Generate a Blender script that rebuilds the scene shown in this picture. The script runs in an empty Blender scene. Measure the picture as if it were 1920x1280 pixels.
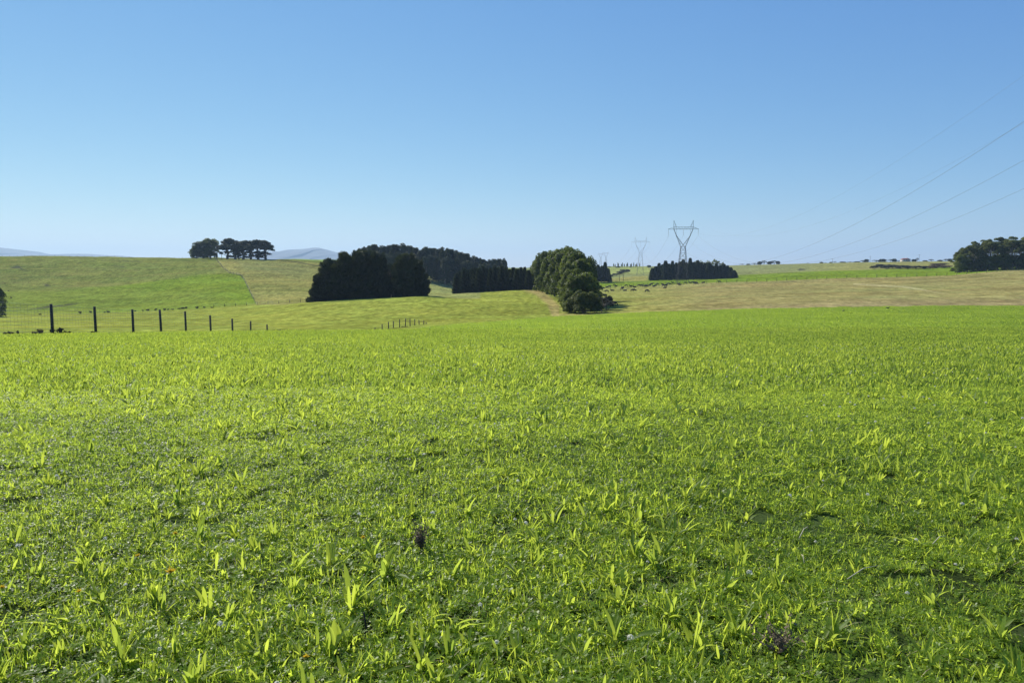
import bpy, math, random
import numpy as np
from mathutils import Vector, Matrix

# ------------------------------------------------------------------ camera, sky, sun, exposure
S = bpy.context.scene
F = 1387.0                       # focal length in pixels of the 1920 px wide photograph
EYE = 1.6
PITCH = math.atan(137.0 / F)     # the horizon lies 137 px above the middle of the picture
cd = bpy.data.cameras.new('camera'); cam = bpy.data.objects.new('camera', cd)
S.collection.objects.link(cam); S.camera = cam
cd.sensor_width = 36.0; cd.lens = 36.0 * F / 1920.0
cd.clip_start = 0.1; cd.clip_end = 60000.0
cam.location = (0, 0, EYE); cam.rotation_euler = (math.pi / 2 - PITCH, 0, 0)

SUN_EL, SUN_AZ = math.radians(38), math.radians(-38)
W = bpy.data.worlds.new('World'); S.world = W; W.use_nodes = True
wn = W.node_tree; wn.nodes.clear()
sky = wn.nodes.new('ShaderNodeTexSky'); sky.sky_type = 'NISHITA'; sky.sun_disc = False
sky.sun_elevation = SUN_EL; sky.sun_rotation = SUN_AZ
sky.altitude = 0; sky.air_density = 0.8; sky.dust_density = 0.0; sky.ozone_density = 6.0
bg = wn.nodes.new('ShaderNodeBackground'); bg.inputs[1].default_value = 0.12
wo = wn.nodes.new('ShaderNodeOutputWorld')
sx = wn.nodes.new('ShaderNodeSeparateColor'); cx_ = wn.nodes.new('ShaderNodeCombineColor')
wn.links.new(sky.outputs[0], sx.inputs[0])
for ch, (gain, power) in enumerate([(0.655, 1.0), (1.02, 0.74), (2.36, 0.34)]):
    pw = wn.nodes.new('ShaderNodeMath'); pw.operation = 'POWER'; pw.inputs[1].default_value = power
    ml = wn.nodes.new('ShaderNodeMath'); ml.operation = 'MULTIPLY'; ml.inputs[1].default_value = gain
    wn.links.new(sx.outputs[ch], pw.inputs[0]); wn.links.new(pw.outputs[0], ml.inputs[0]); wn.links.new(ml.outputs[0], cx_.inputs[ch])
wn.links.new(cx_.outputs[0], bg.inputs[0]); wn.links.new(bg.outputs[0], wo.inputs[0])
sl = bpy.data.lights.new('sun', 'SUN'); sl.energy = 4.9; sl.angle = math.radians(0.53); sl.color = (1.0, 0.95, 0.87)
sun = bpy.data.objects.new('sun', sl); S.collection.objects.link(sun)
to_sun = Vector((math.sin(SUN_AZ) * math.cos(SUN_EL), math.cos(SUN_AZ) * math.cos(SUN_EL), math.sin(SUN_EL)))
sun.rotation_euler = to_sun.to_track_quat('Z', 'Y').to_euler(); sun.location = (-60, 80, 90)
S.view_settings.view_transform = 'Standard'; S.view_settings.look = 'None'
S.view_settings.exposure = 0.50; S.view_settings.gamma = 1.0
S.render.engine = 'CYCLES'
S.cycles.max_bounces = 8; S.cycles.diffuse_bounces = 4; S.cycles.transmission_bounces = 4
S.cycles.glossy_bounces = 2; S.cycles.transparent_max_bounces = 8; S.cycles.volume_bounces = 0
rng = np.random.default_rng(7); random.seed(7)

# ------------------------------------------------------------------ helpers
def ray(px, py):
    a = (px - 960.0) / F; b = (640.0 - py) / F
    y = math.cos(PITCH) + b * math.sin(PITCH)
    return a / y, (-math.sin(PITCH) + b * math.cos(PITCH)) / y

def vnoise(x, y, seed=0):                       # smooth value noise, about -1..1
    r = np.random.default_rng(seed).random((256, 256)) * 2 - 1
    xi = np.floor(x).astype(np.int64); yi = np.floor(y).astype(np.int64)
    fx = x - xi; fy = y - yi
    fx = fx * fx * (3 - 2 * fx); fy = fy * fy * (3 - 2 * fy)
    xi &= 255; yi &= 255; x1 = (xi + 1) & 255; y1 = (yi + 1) & 255
    return (r[xi, yi] * (1 - fx) + r[x1, yi] * fx) * (1 - fy) + (r[xi, y1] * (1 - fx) + r[x1, y1] * fx) * fy

def fbm(x, y, seed=0, oct=4):
    s = 0; a = 0.5
    for k in range(oct):
        s = s + a * vnoise(x * 2 ** k + 17.3 * k, y * 2 ** k - 9.1 * k, seed + k); a *= 0.5
    return s

def mesh_np(name, V, faces, mats=(), mi=None, smooth=False, attrs=None):
    """faces: list of int arrays (n,3) / (n,4)"""
    me = bpy.data.meshes.new(name)
    V = np.asarray(V, np.float32)
    me.vertices.add(len(V)); me.vertices.foreach_set('co', V.ravel())
    faces = [np.asarray(f, np.int32) for f in faces if len(f)]
    loops = np.concatenate([f.ravel() for f in faces])
    tot = np.concatenate([np.full(len(f), f.shape[1], np.int32) for f in faces])
    start = np.concatenate([[0], np.cumsum(tot)[:-1]]).astype(np.int32)
    me.loops.add(len(loops)); me.loops.foreach_set('vertex_index', loops)
    me.polygons.add(len(tot)); me.polygons.foreach_set('loop_start', start)
    if mi is not None: me.polygons.foreach_set('material_index', np.asarray(mi, np.int32))
    if smooth: me.polygons.foreach_set('use_smooth', np.ones(len(tot), bool))
    for m in mats: me.materials.append(m)
    for k, v in (attrs or {}).items():
        v = np.asarray(v, np.float32)
        if v.ndim == 1:
            at = me.attributes.new(k, 'FLOAT', 'POINT'); at.data.foreach_set('value', v)
        else:
            at = me.attributes.new(k, 'FLOAT_COLOR', 'POINT'); at.data.foreach_set('color', v.ravel())
    me.update(calc_edges=True); me.validate()
    return me

def link(o, parent=None):
    S.collection.objects.link(o)
    if parent is not None: o.parent = parent
    return o

def tag(o, label=None, cat=None, group=None, kind=None):
    if label: o['label'] = label
    if cat: o['category'] = cat
    if group: o['group'] = group
    if kind: o['kind'] = kind
    return o

def thing(name, loc, rz=0.0, scale=(1, 1, 1)):
    o = bpy.data.objects.new(name, None); o.empty_display_size = 0.5
    o.location = loc; o.rotation_euler = (0, 0, rz); o.scale = scale
    return link(o)

class MB:                                       # collects tubes, bars and boxes into one mesh
    def __init__(s): s.V = []; s.Q = []; s.T = []; s.n = 0
    def add(s, V, Q=(), T=()):
        V = np.asarray(V, float); s.V.append(V)
        if len(Q): s.Q.append(np.asarray(Q) + s.n)
        if len(T): s.T.append(np.asarray(T) + s.n)
        s.n += len(V)
    def tube(s, pts, rad, n=6, cap=True):
        pts = [Vector(p) for p in pts]; m = len(pts)
        if not hasattr(rad, '__len__'): rad = [rad] * m
        V = []
        for i, p in enumerate(pts):
            d = (pts[min(i + 1, m - 1)] - pts[max(i - 1, 0)])
            d = d.normalized() if d.length > 1e-9 else Vector((0, 0, 1))
            a = d.cross(Vector((0, 0, 1)) if abs(d.z) < 0.9 else Vector((1, 0, 0))).normalized(); b = d.cross(a)
            for k in range(n):
                t = 2 * math.pi * k / n; V.append(p + (a * math.cos(t) + b * math.sin(t)) * rad[i])
        Q = [[i * n + k, i * n + (k + 1) % n, (i + 1) * n + (k + 1) % n, (i + 1) * n + k] for i in range(m - 1) for k in range(n)]
        T = []
        if cap:
            c0 = len(V); V.append(pts[0]); V.append(pts[-1])
            T = [[c0, (k + 1) % n, k] for k in range(n)] + [[c0 + 1, (m - 1) * n + k, (m - 1) * n + (k + 1) % n] for k in range(n)]
        s.add([tuple(v) for v in V], Q, T)
    def box(s, lo, hi):
        (a, b, c), (d, e, f) = lo, hi
        V = [(a, b, c), (d, b, c), (d, e, c), (a, e, c), (a, b, f), (d, b, f), (d, e, f), (a, e, f)]
        s.add(V, [[0, 3, 2, 1], [4, 5, 6, 7], [0, 1, 5, 4], [1, 2, 6, 5], [2, 3, 7, 6], [3, 0, 4, 7]])
    def mesh(s, name, mat, smooth=False):
        fs = []
        if s.Q: fs.append(np.concatenate(s.Q))
        if s.T: fs.append(np.concatenate(s.T))
        return mesh_np(name, np.concatenate(s.V), fs, [mat], smooth=smooth)
    def build(s, name, mat, parent=None, smooth=False):
        return link(bpy.data.objects.new(name, s.mesh(name, mat, smooth)), parent)

# ------------------------------------------------------------------ materials
def nodes_of(name):
    m = bpy.data.materials.new(name); m.use_nodes = True
    nt = m.node_tree; nt.nodes.clear()
    return m, nt, nt.nodes.new, nt.links.new

def plain_mat(name, col, rough=0.7, metal=0.0, var=0.25, scale=3.0):
    m, nt, N, L = nodes_of(name)
    o = N('ShaderNodeOutputMaterial'); p = N('ShaderNodeBsdfPrincipled')
    tc = N('ShaderNodeTexCoord'); nz = N('ShaderNodeTexNoise'); nz.inputs['Scale'].default_value = scale
    nz.inputs['Detail'].default_value = 5
    mr = N('ShaderNodeMapRange'); mr.inputs[3].default_value = 1 - var; mr.inputs[4].default_value = 1 + var
    mr.inputs[1].default_value = 0.3; mr.inputs[2].default_value = 0.7
    mul = N('ShaderNodeVectorMath'); mul.operation = 'SCALE'; mul.inputs[0].default_value = col
    L(tc.outputs['Object'], nz.inputs['Vector']); L(nz.outputs[0], mr.inputs[0]); L(mr.outputs[0], mul.inputs['Scale'])
    L(mul.outputs[0], p.inputs['Base Color']); p.inputs['Roughness'].default_value = rough; p.inputs['Metallic'].default_value = metal
    L(p.outputs[0], o.inputs[0])
    return m

def leaf_mat(name, dark, light, trans, tmix=0.4, rough=0.5, spec=0.3, inst=False):
    """leaf colour varies from leaf to leaf (attribute 'var') and from plant to plant"""
    m, nt, N, L = nodes_of(name)
    o = N('ShaderNodeOutputMaterial'); p = N('ShaderNodeBsdfPrincipled'); t = N('ShaderNodeBsdfTranslucent')
    a = N('ShaderNodeAttribute'); a.attribute_name = 'var'
    if inst:
        b = N('ShaderNodeAttribute'); b.attribute_name = 'tint'; b.attribute_type = 'INSTANCER'; bo = b.outputs['Fac']
    else:
        b = N('ShaderNodeObjectInfo'); bo = b.outputs['Random']
    mx = N('ShaderNodeMath'); mx.operation = 'MULTIPLY_ADD'; mx.inputs[1].default_value = 0.6
    m2 = N('ShaderNodeMath'); m2.operation = 'MULTIPLY'; m2.inputs[1].default_value = 0.4
    L(bo, m2.inputs[0]); L(a.outputs['Fac'], mx.inputs[0]); L(m2.outputs[0], mx.inputs[2])
    c = N('ShaderNodeMix'); c.data_type = 'RGBA'; c.inputs[6].default_value = (*dark, 1); c.inputs[7].default_value = (*light, 1)
    L(mx.outputs[0], c.inputs[0]); L(c.outputs[2], p.inputs['Base Color'])
    tc = N('ShaderNodeMix'); tc.data_type = 'RGBA'
    tc.inputs[6].default_value = (trans[0] * .42, trans[1] * .52, trans[2] * .6, 1); tc.inputs[7].default_value = (*trans, 1)
    L(mx.outputs[0], tc.inputs[0]); L(tc.outputs[2], t.inputs['Color'])
    p.inputs['Roughness'].default_value = rough; p.inputs['Specular IOR Level'].default_value = spec
    ms = N('ShaderNodeMixShader'); ms.inputs[0].default_value = tmix
    L(p.outputs[0], ms.inputs[1]); L(t.outputs[0], ms.inputs[2]); L(ms.outputs[0], o.inputs[0])
    return m

M = {}
M['bark'] = plain_mat('bark', (0.11, 0.085, 0.065), 0.9, var=0.4, scale=4)
M['palebark'] = plain_mat('pale_bark', (0.30, 0.26, 0.21), 0.85, var=0.4, scale=3)
M['post'] = plain_mat('weathered_post', (0.075, 0.06, 0.045), 0.9, var=0.4, scale=8)
M['wire'] = plain_mat('galvanised_wire', (0.22, 0.23, 0.22), 0.5, 0.3, var=0.1)
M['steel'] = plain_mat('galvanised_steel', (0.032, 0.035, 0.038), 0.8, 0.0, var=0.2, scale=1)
M['hazed_steel'] = plain_mat('steel_paled_for_haze', (0.14, 0.15, 0.16), 0.8, 0.0, var=0.1, scale=1)  # steel paled in its colour to stand in for distance haze
M['glass_insulator'] = plain_mat('insulator', (0.12, 0.13, 0.14), 0.3, 0.0, var=0.1)
M['cable'] = plain_mat('cable', (0.16, 0.17, 0.18), 0.5, 0.3, var=0.05)
M['hide'] = plain_mat('black_hide', (0.018, 0.014, 0.012), 0.75, var=0.3, scale=3)
M['feather'] = plain_mat('dark_feather', (0.02, 0.02, 0.022), 0.6, var=0.2, scale=20)
M['wall'] = plain_mat('house_wall', (0.55, 0.50, 0.42), 0.8, var=0.1)
M['redroof'] = plain_mat('red_roof', (0.28, 0.07, 0.045), 0.6, var=0.15)
M['pane'] = plain_mat('window_glass', (0.04, 0.05, 0.06), 0.1, var=0.05)
M['gum'] = leaf_mat('gum_foliage', (0.024, 0.040, 0.010), (0.112, 0.142, 0.026), (0.28, 0.34, 0.035), 0.33, 0.6, 0.15)
M['olive'] = leaf_mat('olive_foliage', (0.035, 0.046, 0.013), (0.160, 0.175, 0.040), (0.30, 0.33, 0.05), 0.32, 0.7, 0.15)
M['cypress'] = leaf_mat('cypress_foliage', (0.009, 0.014, 0.009), (0.080, 0.096, 0.044), (0.09, 0.10, 0.02), 0.18, 0.7, 0.12)
M['pine'] = leaf_mat('pine_foliage', (0.012, 0.020, 0.013), (0.080, 0.098, 0.046), (0.10, 0.12, 0.026), 0.2, 0.7, 0.12)
M['scrub'] = leaf_mat('scrub_foliage', (0.035, 0.036, 0.026), (0.12, 0.105, 0.07), (0.06, 0.06, 0.03), 0.15, 0.8, 0.2)
M['rust'] = leaf_mat('rusty_scrub', (0.07, 0.045, 0.03), (0.22, 0.15, 0.09), (0.1, 0.07, 0.03), 0.15, 0.9, 0.1)

# ------------------------------------------------------------------ the lie of the land
# for some bearings (photo column) the height of the ground, given as the row at which the ground
# at each depth is seen from the eye point
ZK = [45, 75, 105, 165, 240, 330, 480, 650, 1200, 2400]
COL = [
 (-500, [631, 652, 626, 606, 598, 586, 545, 486, 498, 502]),
 (0,    [629, 652, 622, 606, 597, 585, 540, 481, 500, 502]),
 (200,  [627, 652, 620, 606, 595, 584, 538, 481, 500, 502]),
 (300,  [625.5, 651, 620, 605, 592, 580, 534, 482, 500, 502]),
 (400,  [624, 650, 620, 604, 588, 575, 524, 483, 500, 502]),
 (480,  [623, 650, 620, 602, 583, 570, 520, 486, 497, 502]),
 (560,  [622, 648, 620, 600, 569, 564, 524, 488, 490, 500]),
 (640,  [621, 646, 620, 597, 562.5, 568, 530, 492, 488, 500]),
 (700,  [621, 640, 619.5, 596, 560, 565, 530, 500, 495, 500]),
 (800,  [620, 628, 617, 594, 556, 558, 532, 511, 503, 502]),
 (860,  [620, 626, 613, 593, 563, 549.5, 548, 516, 503, 502]),
 (1000, [620, 625, 610, 592, 562, 543, 542, 525, 503, 502]),
 (1060, [619.5, 624, 608, 592, 567, 549, 541, 522, 503, 500]),
 (1130, [619, 624, 606, 589, 569, 553, 541, 530, 502, 499.5]),
 (1250, [619, 623, 604, 584, 563, 549, 537, 525, 501, 499.5]),
 (1400, [618, 622, 602, 579, 557, 543, 529, 519, 497, 500]),
 (1600, [618, 621, 599, 575, 551, 535, 520, 507, 492, 500]),
 (1800, [618, 621, 598, 573, 546, 528, 511, 500.5, 490, 500]),
 (1920, [618, 621, 597, 573, 541, 519, 504, 500.5, 490, 500]),
 (2500, [618, 621, 597, 573, 531, 508, 500, 498, 490, 500])]
NEAR = [(0.0, 1.60), (6.0, 1.66), (11.0, 1.86), (15.0, 2.10), (24.0, 2.66), (33.0, 3.2)]
kz = np.array([a for a, _ in NEAR] + ZK + [12000.0, 30000.0])
th_c, H_c = [], []
for px, ys in COL:
    th_c.append(math.atan((px - 960) / F / 1.003))
    H_c.append([-b for _, b in NEAR] + [ray(px, y)[1] * z for z, y in zip(ZK, ys)] + [-6.0, -60.0])
H_c = np.array(H_c); th_c = np.array(th_c)
avg = 0.5 * (H_c[0] + H_c[-1])
th_c = np.concatenate([[-math.pi], th_c, [math.pi]]); H_c = np.vstack([avg, H_c, avg])

def pchip(x, y, xq):
    h = np.diff(x); d = np.diff(y) / h; m = np.zeros_like(y)
    for i in range(1, len(x) - 1):
        if d[i - 1] * d[i] > 0:
            w1 = 2 * h[i] + h[i - 1]; w2 = h[i] + 2 * h[i - 1]
            m[i] = (w1 + w2) / (w1 / d[i - 1] + w2 / d[i])
    m[0] = d[0]; m[-1] = d[-1]
    i = np.clip(np.searchsorted(x, xq) - 1, 0, len(x) - 2)
    t = (xq - x[i]) / h[i]
    return (2*t**3 - 3*t**2 + 1) * y[i] + (t**3 - 2*t**2 + t) * h[i] * m[i] + (-2*t**3 + 3*t**2) * y[i+1] + (t**3 - t**2) * h[i] * m[i+1]

fine = np.arange(-44.0, 44.001, 0.08)
TH = np.radians(np.concatenate([np.arange(-180, -44, 2.0), fine, np.arange(46, 180.1, 2.0)]))
def geo(a, b, s): return np.exp(np.arange(math.log(a), math.log(b), s))
R = np.concatenate([[0.0], geo(0.5, 90, 0.02), geo(90, 720, 0.0065), geo(720, 15000, 0.02), [15000.0]])
HK = np.stack([np.interp(TH, th_c, H_c[:, k]) for k in range(len(kz))], 1)
ker = np.exp(-0.5 * (np.arange(-24, 25) / 9.0) ** 2); ker /= ker.sum()
lo, hi = np.searchsorted(TH, math.radians(-43.9)), np.searchsorted(TH, math.radians(43.9))
seg = HK[lo:hi]; pad = np.vstack([np.repeat(seg[:1], 24, 0), seg, np.repeat(seg[-1:], 24, 0)])
HK[lo:hi] = np.stack([np.convolve(pad[:, k], ker, 'valid') for k in range(seg.shape[1])], 1)
Hgrid = np.zeros((len(TH), len(R)))
for i, t in enumerate(TH):
    c = math.cos(min(abs(t), math.radians(45)))
    Hgrid[i] = pchip(kz, HK[i], np.clip(R * c, 0, 29000))
GX = np.sin(TH)[:, None] * R[None]; GY = np.cos(TH)[:, None] * R[None]
# small rolls of the land
ramp = np.clip((R - 3) / 30, 0, 1)[None]
Hgrid += 0.035 * ramp * fbm(GX / 1.7, GY / 1.7, 3, 3) + 0.10 * np.clip((R - 15) / 60, 0, 1)[None] * fbm(GX / 9, GY / 9, 5, 3)
hw = np.clip((R - 330) / 150, 0, 1) * np.clip((1300 - R) / 500, 0, 1)
Hgrid += hw[None] * (2.7 * fbm(GX / 85, GY / 60, 11, 4) + 0.35 * vnoise(GX / 60, GY / 9, 13))
b_w = np.clip((R - 120) / 40, 0, 1) * np.clip((380 - R) / 60, 0, 1)
Hgrid += b_w[None] * 0.22 * fbm(GX / 24, GY / 18, 21, 3)

def ground(x, y):                                # height of the ground (world z)
    t = math.atan2(x, y); r = math.hypot(x, y)
    i = min(max(int(np.searchsorted(TH, t)) - 1, 0), len(TH) - 2); j = min(max(int(np.searchsorted(R, r)) - 1, 0), len(R) - 2)
    a = (t - TH[i]) / (TH[i+1] - TH[i]); b = (r - R[j]) / (R[j+1] - R[j])
    return EYE + float((Hgrid[i, j] * (1-a) + Hgrid[i+1, j] * a) * (1-b) + (Hgrid[i, j+1] * (1-a) + Hgrid[i+1, j+1] * a) * b)

def ground_np(x, y):
    t = np.arctan2(x, y); r = np.hypot(x, y)
    i = np.clip(np.searchsorted(TH, t) - 1, 0, len(TH) - 2); j = np.clip(np.searchsorted(R, r) - 1, 0, len(R) - 2)
    a = (t - TH[i]) / (TH[i+1] - TH[i]); b = (r - R[j]) / (R[j+1] - R[j])
    return EYE + (Hgrid[i, j] * (1-a) + Hgrid[i+1, j] * a) * (1-b) + (Hgrid[i, j+1] * (1-a) + Hgrid[i+1, j+1] * a) * b

def at(px, Z, dz=0.0):                           # the ground point on a bearing at depth Z
    u = ray(px, 540)[0]
    return Vector((u * Z, Z, ground(u * Z, Z) + dz))

def hit(px, py, z0=3.0):                         # where a look along (px, py) meets the ground beyond depth z0
    u, v = ray(px, py)
    zs = np.exp(np.linspace(math.log(z0), math.log(3000), 5000))
    g = ground_np(u * zs, zs); below = EYE + v * zs <= g
    k = int(np.argmax(below)) if below.any() else len(zs) - 1
    return Vector((u * zs[k], zs[k], float(g[k])))

def top_z(px, py, Z): return EYE + ray(px, py)[1] * Z

# ------------------------------------------------------------------ paddocks: whose grass grows where
cp, sp = math.cos(PITCH), math.sin(PITCH)
def project(x, y, z):
    fwd = y * cp - z * sp; up = y * sp + z * cp
    fwd = np.where(fwd < 0.01, 0.01, fwd)
    return 960 + F * x / fwd, 640 - F * up / fwd
PX, PY = project(GX, GY, Hgrid)

def poly_mask(P, soft=1.0):                      # 1 inside the outline, falling to 0 over `soft` px
    P = np.array(P, float); n = len(P)
    inside = np.zeros(PX.shape, bool); dist = np.full(PX.shape, 1e9)
    box = (PX > P[:, 0].min() - 20) & (PX < P[:, 0].max() + 20) & (PY > P[:, 1].min() - 20) & (PY < P[:, 1].max() + 20)
    x = PX[box]; y = PY[box]; ins = np.zeros(x.shape, bool); ds = np.full(x.shape, 1e9)
    for i in range(n):
        x0, y0 = P[i]; x1, y1 = P[(i+1) % n]
        c = ((y0 > y) != (y1 > y)) & (x < (x1 - x0) * (y - y0) / ((y1 - y0) if y1 != y0 else 1e-9) + x0); ins ^= c
        t = np.clip(((x - x0) * (x1 - x0) + (y - y0) * (y1 - y0)) / max((x1-x0)**2 + (y1-y0)**2, 1e-9), 0, 1)
        ds = np.minimum(ds, np.hypot(x - x0 - t * (x1 - x0), y - y0 - t * (y1 - y0)))
    sd = np.where(ins, ds, -ds); out = np.zeros(PX.shape); out[box] = np.clip(sd / soft + 0.5, 0, 1)
    return out

def zr(a, b): return ((GY > a) & (GY < b)).astype(float)
def lay(col, mask, c):
    col[:] = col * (1 - mask[..., None]) + np.array(c)[None, None] * mask[..., None]
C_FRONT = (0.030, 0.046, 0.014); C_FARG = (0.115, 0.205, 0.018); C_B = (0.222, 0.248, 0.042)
C_DRY = (0.245, 0.215, 0.076); C_HILL = (0.155, 0.182, 0.036); C_TAN = (0.245, 0.228, 0.062)
C_BRIGHT = (0.155, 0.215, 0.022); C_STRIP = (0.150, 0.212, 0.020); C_PLAIN = (0.20, 0.23, 0.09)
col = np.zeros(GX.shape + (3,)); fid = np.zeros(GX.shape, np.int8)
big = fbm(GX / 40, GY / 30, 31, 4); med = fbm(GX / 7, GY / 7, 37, 4)
lay(col, np.ones(GX.shape), C_PLAIN)
hill = ((GY > 335) & (GY < 1000) & (PX < 1010)).astype(float); lay(col, hill, C_HILL)
paddB = (GY > 70) & (GY <= 335) & (PX < 1200); lay(col, paddB.astype(float), C_B)
rightdry = (GY > 150) & (PX >= 1048); 
lay(col, (rightdry & (GY < 900)).astype(float), C_DRY)
# green part of the field beyond the front crest, its edge runs (800,615) (1060,592) (1920,573)
edge_y = np.interp(PX, [-900, 560, 700, 800, 860, 960, 1060, 1250, 1400, 1600, 1800, 2600], [900, 640, 625, 614.5, 608, 601, 592.5, 584, 579.5, 575.5, 573.5, 573.5])
wob = 0.8 * vnoise(PX / 30, PX * 0 + 1.5, 41)
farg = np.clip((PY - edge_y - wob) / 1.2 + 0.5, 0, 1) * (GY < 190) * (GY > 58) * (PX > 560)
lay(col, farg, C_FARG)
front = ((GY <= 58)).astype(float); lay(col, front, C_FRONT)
# the dried strip beside the row of trees
strip = poly_mask([(978, 543), (1016, 542), (1070, 592), (1062, 596), (1036, 596), (1026, 570), (1004, 552)], 6) * zr(150, 345); lay(col, strip * 0.85, (0.30, 0.24, 0.09))
# dry field: greener towards its left and far end, fence line between it and the green strip
fence_y = np.interp(PX, [1100, 1180, 1280, 1340, 1440, 1540, 1600, 1700, 1780, 1850, 1920, 2600], [540, 536, 532, 529.5, 527, 522.5, 520.5, 519, 516.5, 510, 504.5, 500])
g1 = np.clip((1330 - PX) / 170, 0, 1) * zr(150, 700) * (PX > 1048) * (1 - farg); lay(col, g1 * 0.75, C_B)
beyond = np.clip((fence_y - PY) / 0.8 + 0.5, 0, 1) * (PX > 1040) * zr(330, 2300); lay(col, beyond, C_STRIP)
up_y = np.interp(PX, [1040, 1140, 1215, 1380, 1400, 1480, 1540, 1700, 1800, 2600], [529, 528, 523, 516, 515, 511, 508, 504, 500, 498])
upper = np.clip((up_y - PY) / 0.8 + 0.5, 0, 1) * (PX > 1040) * zr(400, 2300); lay(col, upper, (0.20, 0.215, 0.075))
lay(col, upper * np.clip((PX - 1480) / 120, 0, 1) * 0.6, C_TAN)
lay(col, poly_mask([(1100, 524), (1215, 517), (1215, 526), (1110, 529)], 2) * zr(400, 1500), C_TAN)
lay(col, poly_mask([(1140, 499), (1218, 499), (1218, 512), (1180, 514), (1140, 516)], 1.5) * zr(500, 1500) * .8, (0.26, 0.29, 0.075))
# left hills
br = poly_mask([(-400, 560), (0, 547), (60, 546), (110, 545), (230, 535), (300, 525), (360, 517), (424, 512), (450, 514), (458, 524), (468, 545), (481, 569), (400, 577), (300, 582), (170, 587), (0, 590), (-400, 595)], 3.5) * zr(250, 640)
lay(col, br * (0.75 + 0.25 * np.clip((PX - 60) / 250, 0, 1)), C_BRIGHT)
lay(col, br * np.clip((PY - 536) / 14 + .5 * vnoise(PX / 30, PY / 7, 43), 0, 1) * np.clip((455 - PX) / 60, 0, 1) * .3, (0.165, 0.180, 0.042))
tan = poly_mask([(405, 484), (425, 484), (520, 487), (560, 489), (660, 501), (900, 515), (900, 560), (700, 575), (482, 571), (466, 540), (455, 516), (425, 510), (412, 498)], 2.0) * zr(250, 900)
lay(col, tan * (0.75 + 0.3 * np.clip(big * 1.6, -1, 1)), C_TAN)
lay(col, tan * np.clip((PX - 790) / 20, 0, 1), (0.235, 0.25, 0.075))
lay(col, poly_mask([(440, 488), (560, 494), (600, 510), (560, 520), (460, 508)], 14) * zr(250, 900) * .6, (0.19, 0.21, 0.07))
lay(col, poly_mask([(530, 484), (560, 488.5), (600, 496), (625, 500), (700, 502), (700, 484)], 0.8) * zr(650, 2000), (0.19, 0.28, 0.06))
streak = vnoise(GX / 45, GY / 5.0, 51) + 0.6 * vnoise(GX / 22, GY / 2.6, 53)
hm = hill * (1 - br) * (1 - 0.5 * tan)
lay(col, np.clip(streak * 0.5 + 0.1, 0, 1) * hm * 0.7, (0.27, 0.225, 0.075))
lay(col, np.clip(-streak * 0.5 - 0.1, 0, 1) * hm * 0.65, (0.105, 0.135, 0.04))
lay(col, np.clip(-streak * 0.5, 0, 1) * tan * 0.6, (0.13, 0.145, 0.05))
mow = vnoise(GX / 60 + GY / 60, GY / 3.5 + 0.6 * np.sin(GX / 40), 57)
dm = (rightdry & (GY < 900)) * (1 - farg) * (1 - beyond)
lay(col, np.clip(mow, 0, 1) * dm * 0.5, (0.34, 0.29, 0.11)); lay(col, np.clip(-mow, 0, 1) * dm * 0.6, (0.165, 0.155, 0.05))
lay(col, np.clip(big * 1.8, 0, 1) * dm * 0.4, (0.20, 0.21, 0.07))
lay(col, poly_mask([(1600, 531), (1700, 536), (1780, 552), (1740, 546), (1690, 539), (1600, 534)], 1.5) * dm * .6, (0.38, 0.34, 0.16))
lay(col, poly_mask([(1330, 580), (1600, 562), (1920, 560), (1980, 575), (1600, 580)], 12) * dm * .4, (0.28, 0.20, 0.11))
# a tan scald and eroded slips on the hill
for (cx, cy, wx, wy, a) in [(30, 501, 10, 2.2, 0), (42, 505, 8, 1.2, .4), (88, 535, 7, 2.4, .2), (128, 571, 17, 1.6, -.12), (92, 575, 30, 1.2, -.1),
                            (232, 489, 30, 1.2, .05), (330, 521, 9, .8, -.05), (222, 499, 14, 2.0, .1), (1503, 505, 9, 2, 0), (150, 493, 6, 1.2, 0)]:
    dx = (PX - cx); dy = (PY - cy) - a * dx
    k = np.clip(1.3 - np.sqrt((dx / wx) ** 2 + (dy / wy) ** 2) + 0.5 * vnoise(PX / 3, PY / 1.0, 61), 0, 1) * (GY > 230) * (GY < 1000)
    lay(col, k * (0.45 if cx in (232, 222, 150, 330) else .85), (0.055, 0.05, 0.04))
# dark fence-side rank grass
def line_mask(P, w):
    m = np.zeros(PX.shape)
    for i in range(len(P) - 1):
        (x0, y0), (x1, y1) = P[i], P[i+1]
        t = np.clip(((PX - x0) * (x1-x0) + (PY - y0) * (y1-y0)) / ((x1-x0)**2 + (y1-y0)**2), 0, 1)
        m = np.maximum(m, np.clip(1.2 - np.hypot(PX - x0 - t*(x1-x0), PY - y0 - t*(y1-y0)) / w, 0, 1))
    return m
FENCE_HILL = [(405, 484.5), (411, 493), (418, 502), (432, 512), (450, 515), (458, 524), (468, 546), (480, 569)]
lay(col, line_mask(FENCE_HILL, 1.2) * zr(250, 660) * .7, (0.07, 0.08, 0.045))
lay(col, line_mask([(528, 487.5), (560, 492), (590, 498), (622, 501)], 1.3) * zr(400, 1000) * .8, (0.05, 0.055, 0.03))
lay(col, line_mask([(0, 583), (70, 580), (145, 569)], 1.0) * zr(250, 600) * .6, (0.06, 0.07, 0.03))
lay(col, line_mask([(480, 571), (580, 565.5)], 1.0) * zr(220, 400) * .5, (0.14, 0.11, 0.06))
lay(col, line_mask([(1100, 530), (1215, 528)], 1.2) * zr(400, 900) * .5, (0.09, 0.12, 0.05))
# patchiness
v = 1 + 0.22 * big + 0.26 * med + 0.22 * np.clip(fbm(GX / 2.6, GY / 3.4, 73, 3), -1, .3)
col *= v[..., None]; col[..., 0] *= (1 + 0.10 * fbm(GX / 18, GY / 18, 71, 3)); col = np.clip(col, 0.01, 0.9)
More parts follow.
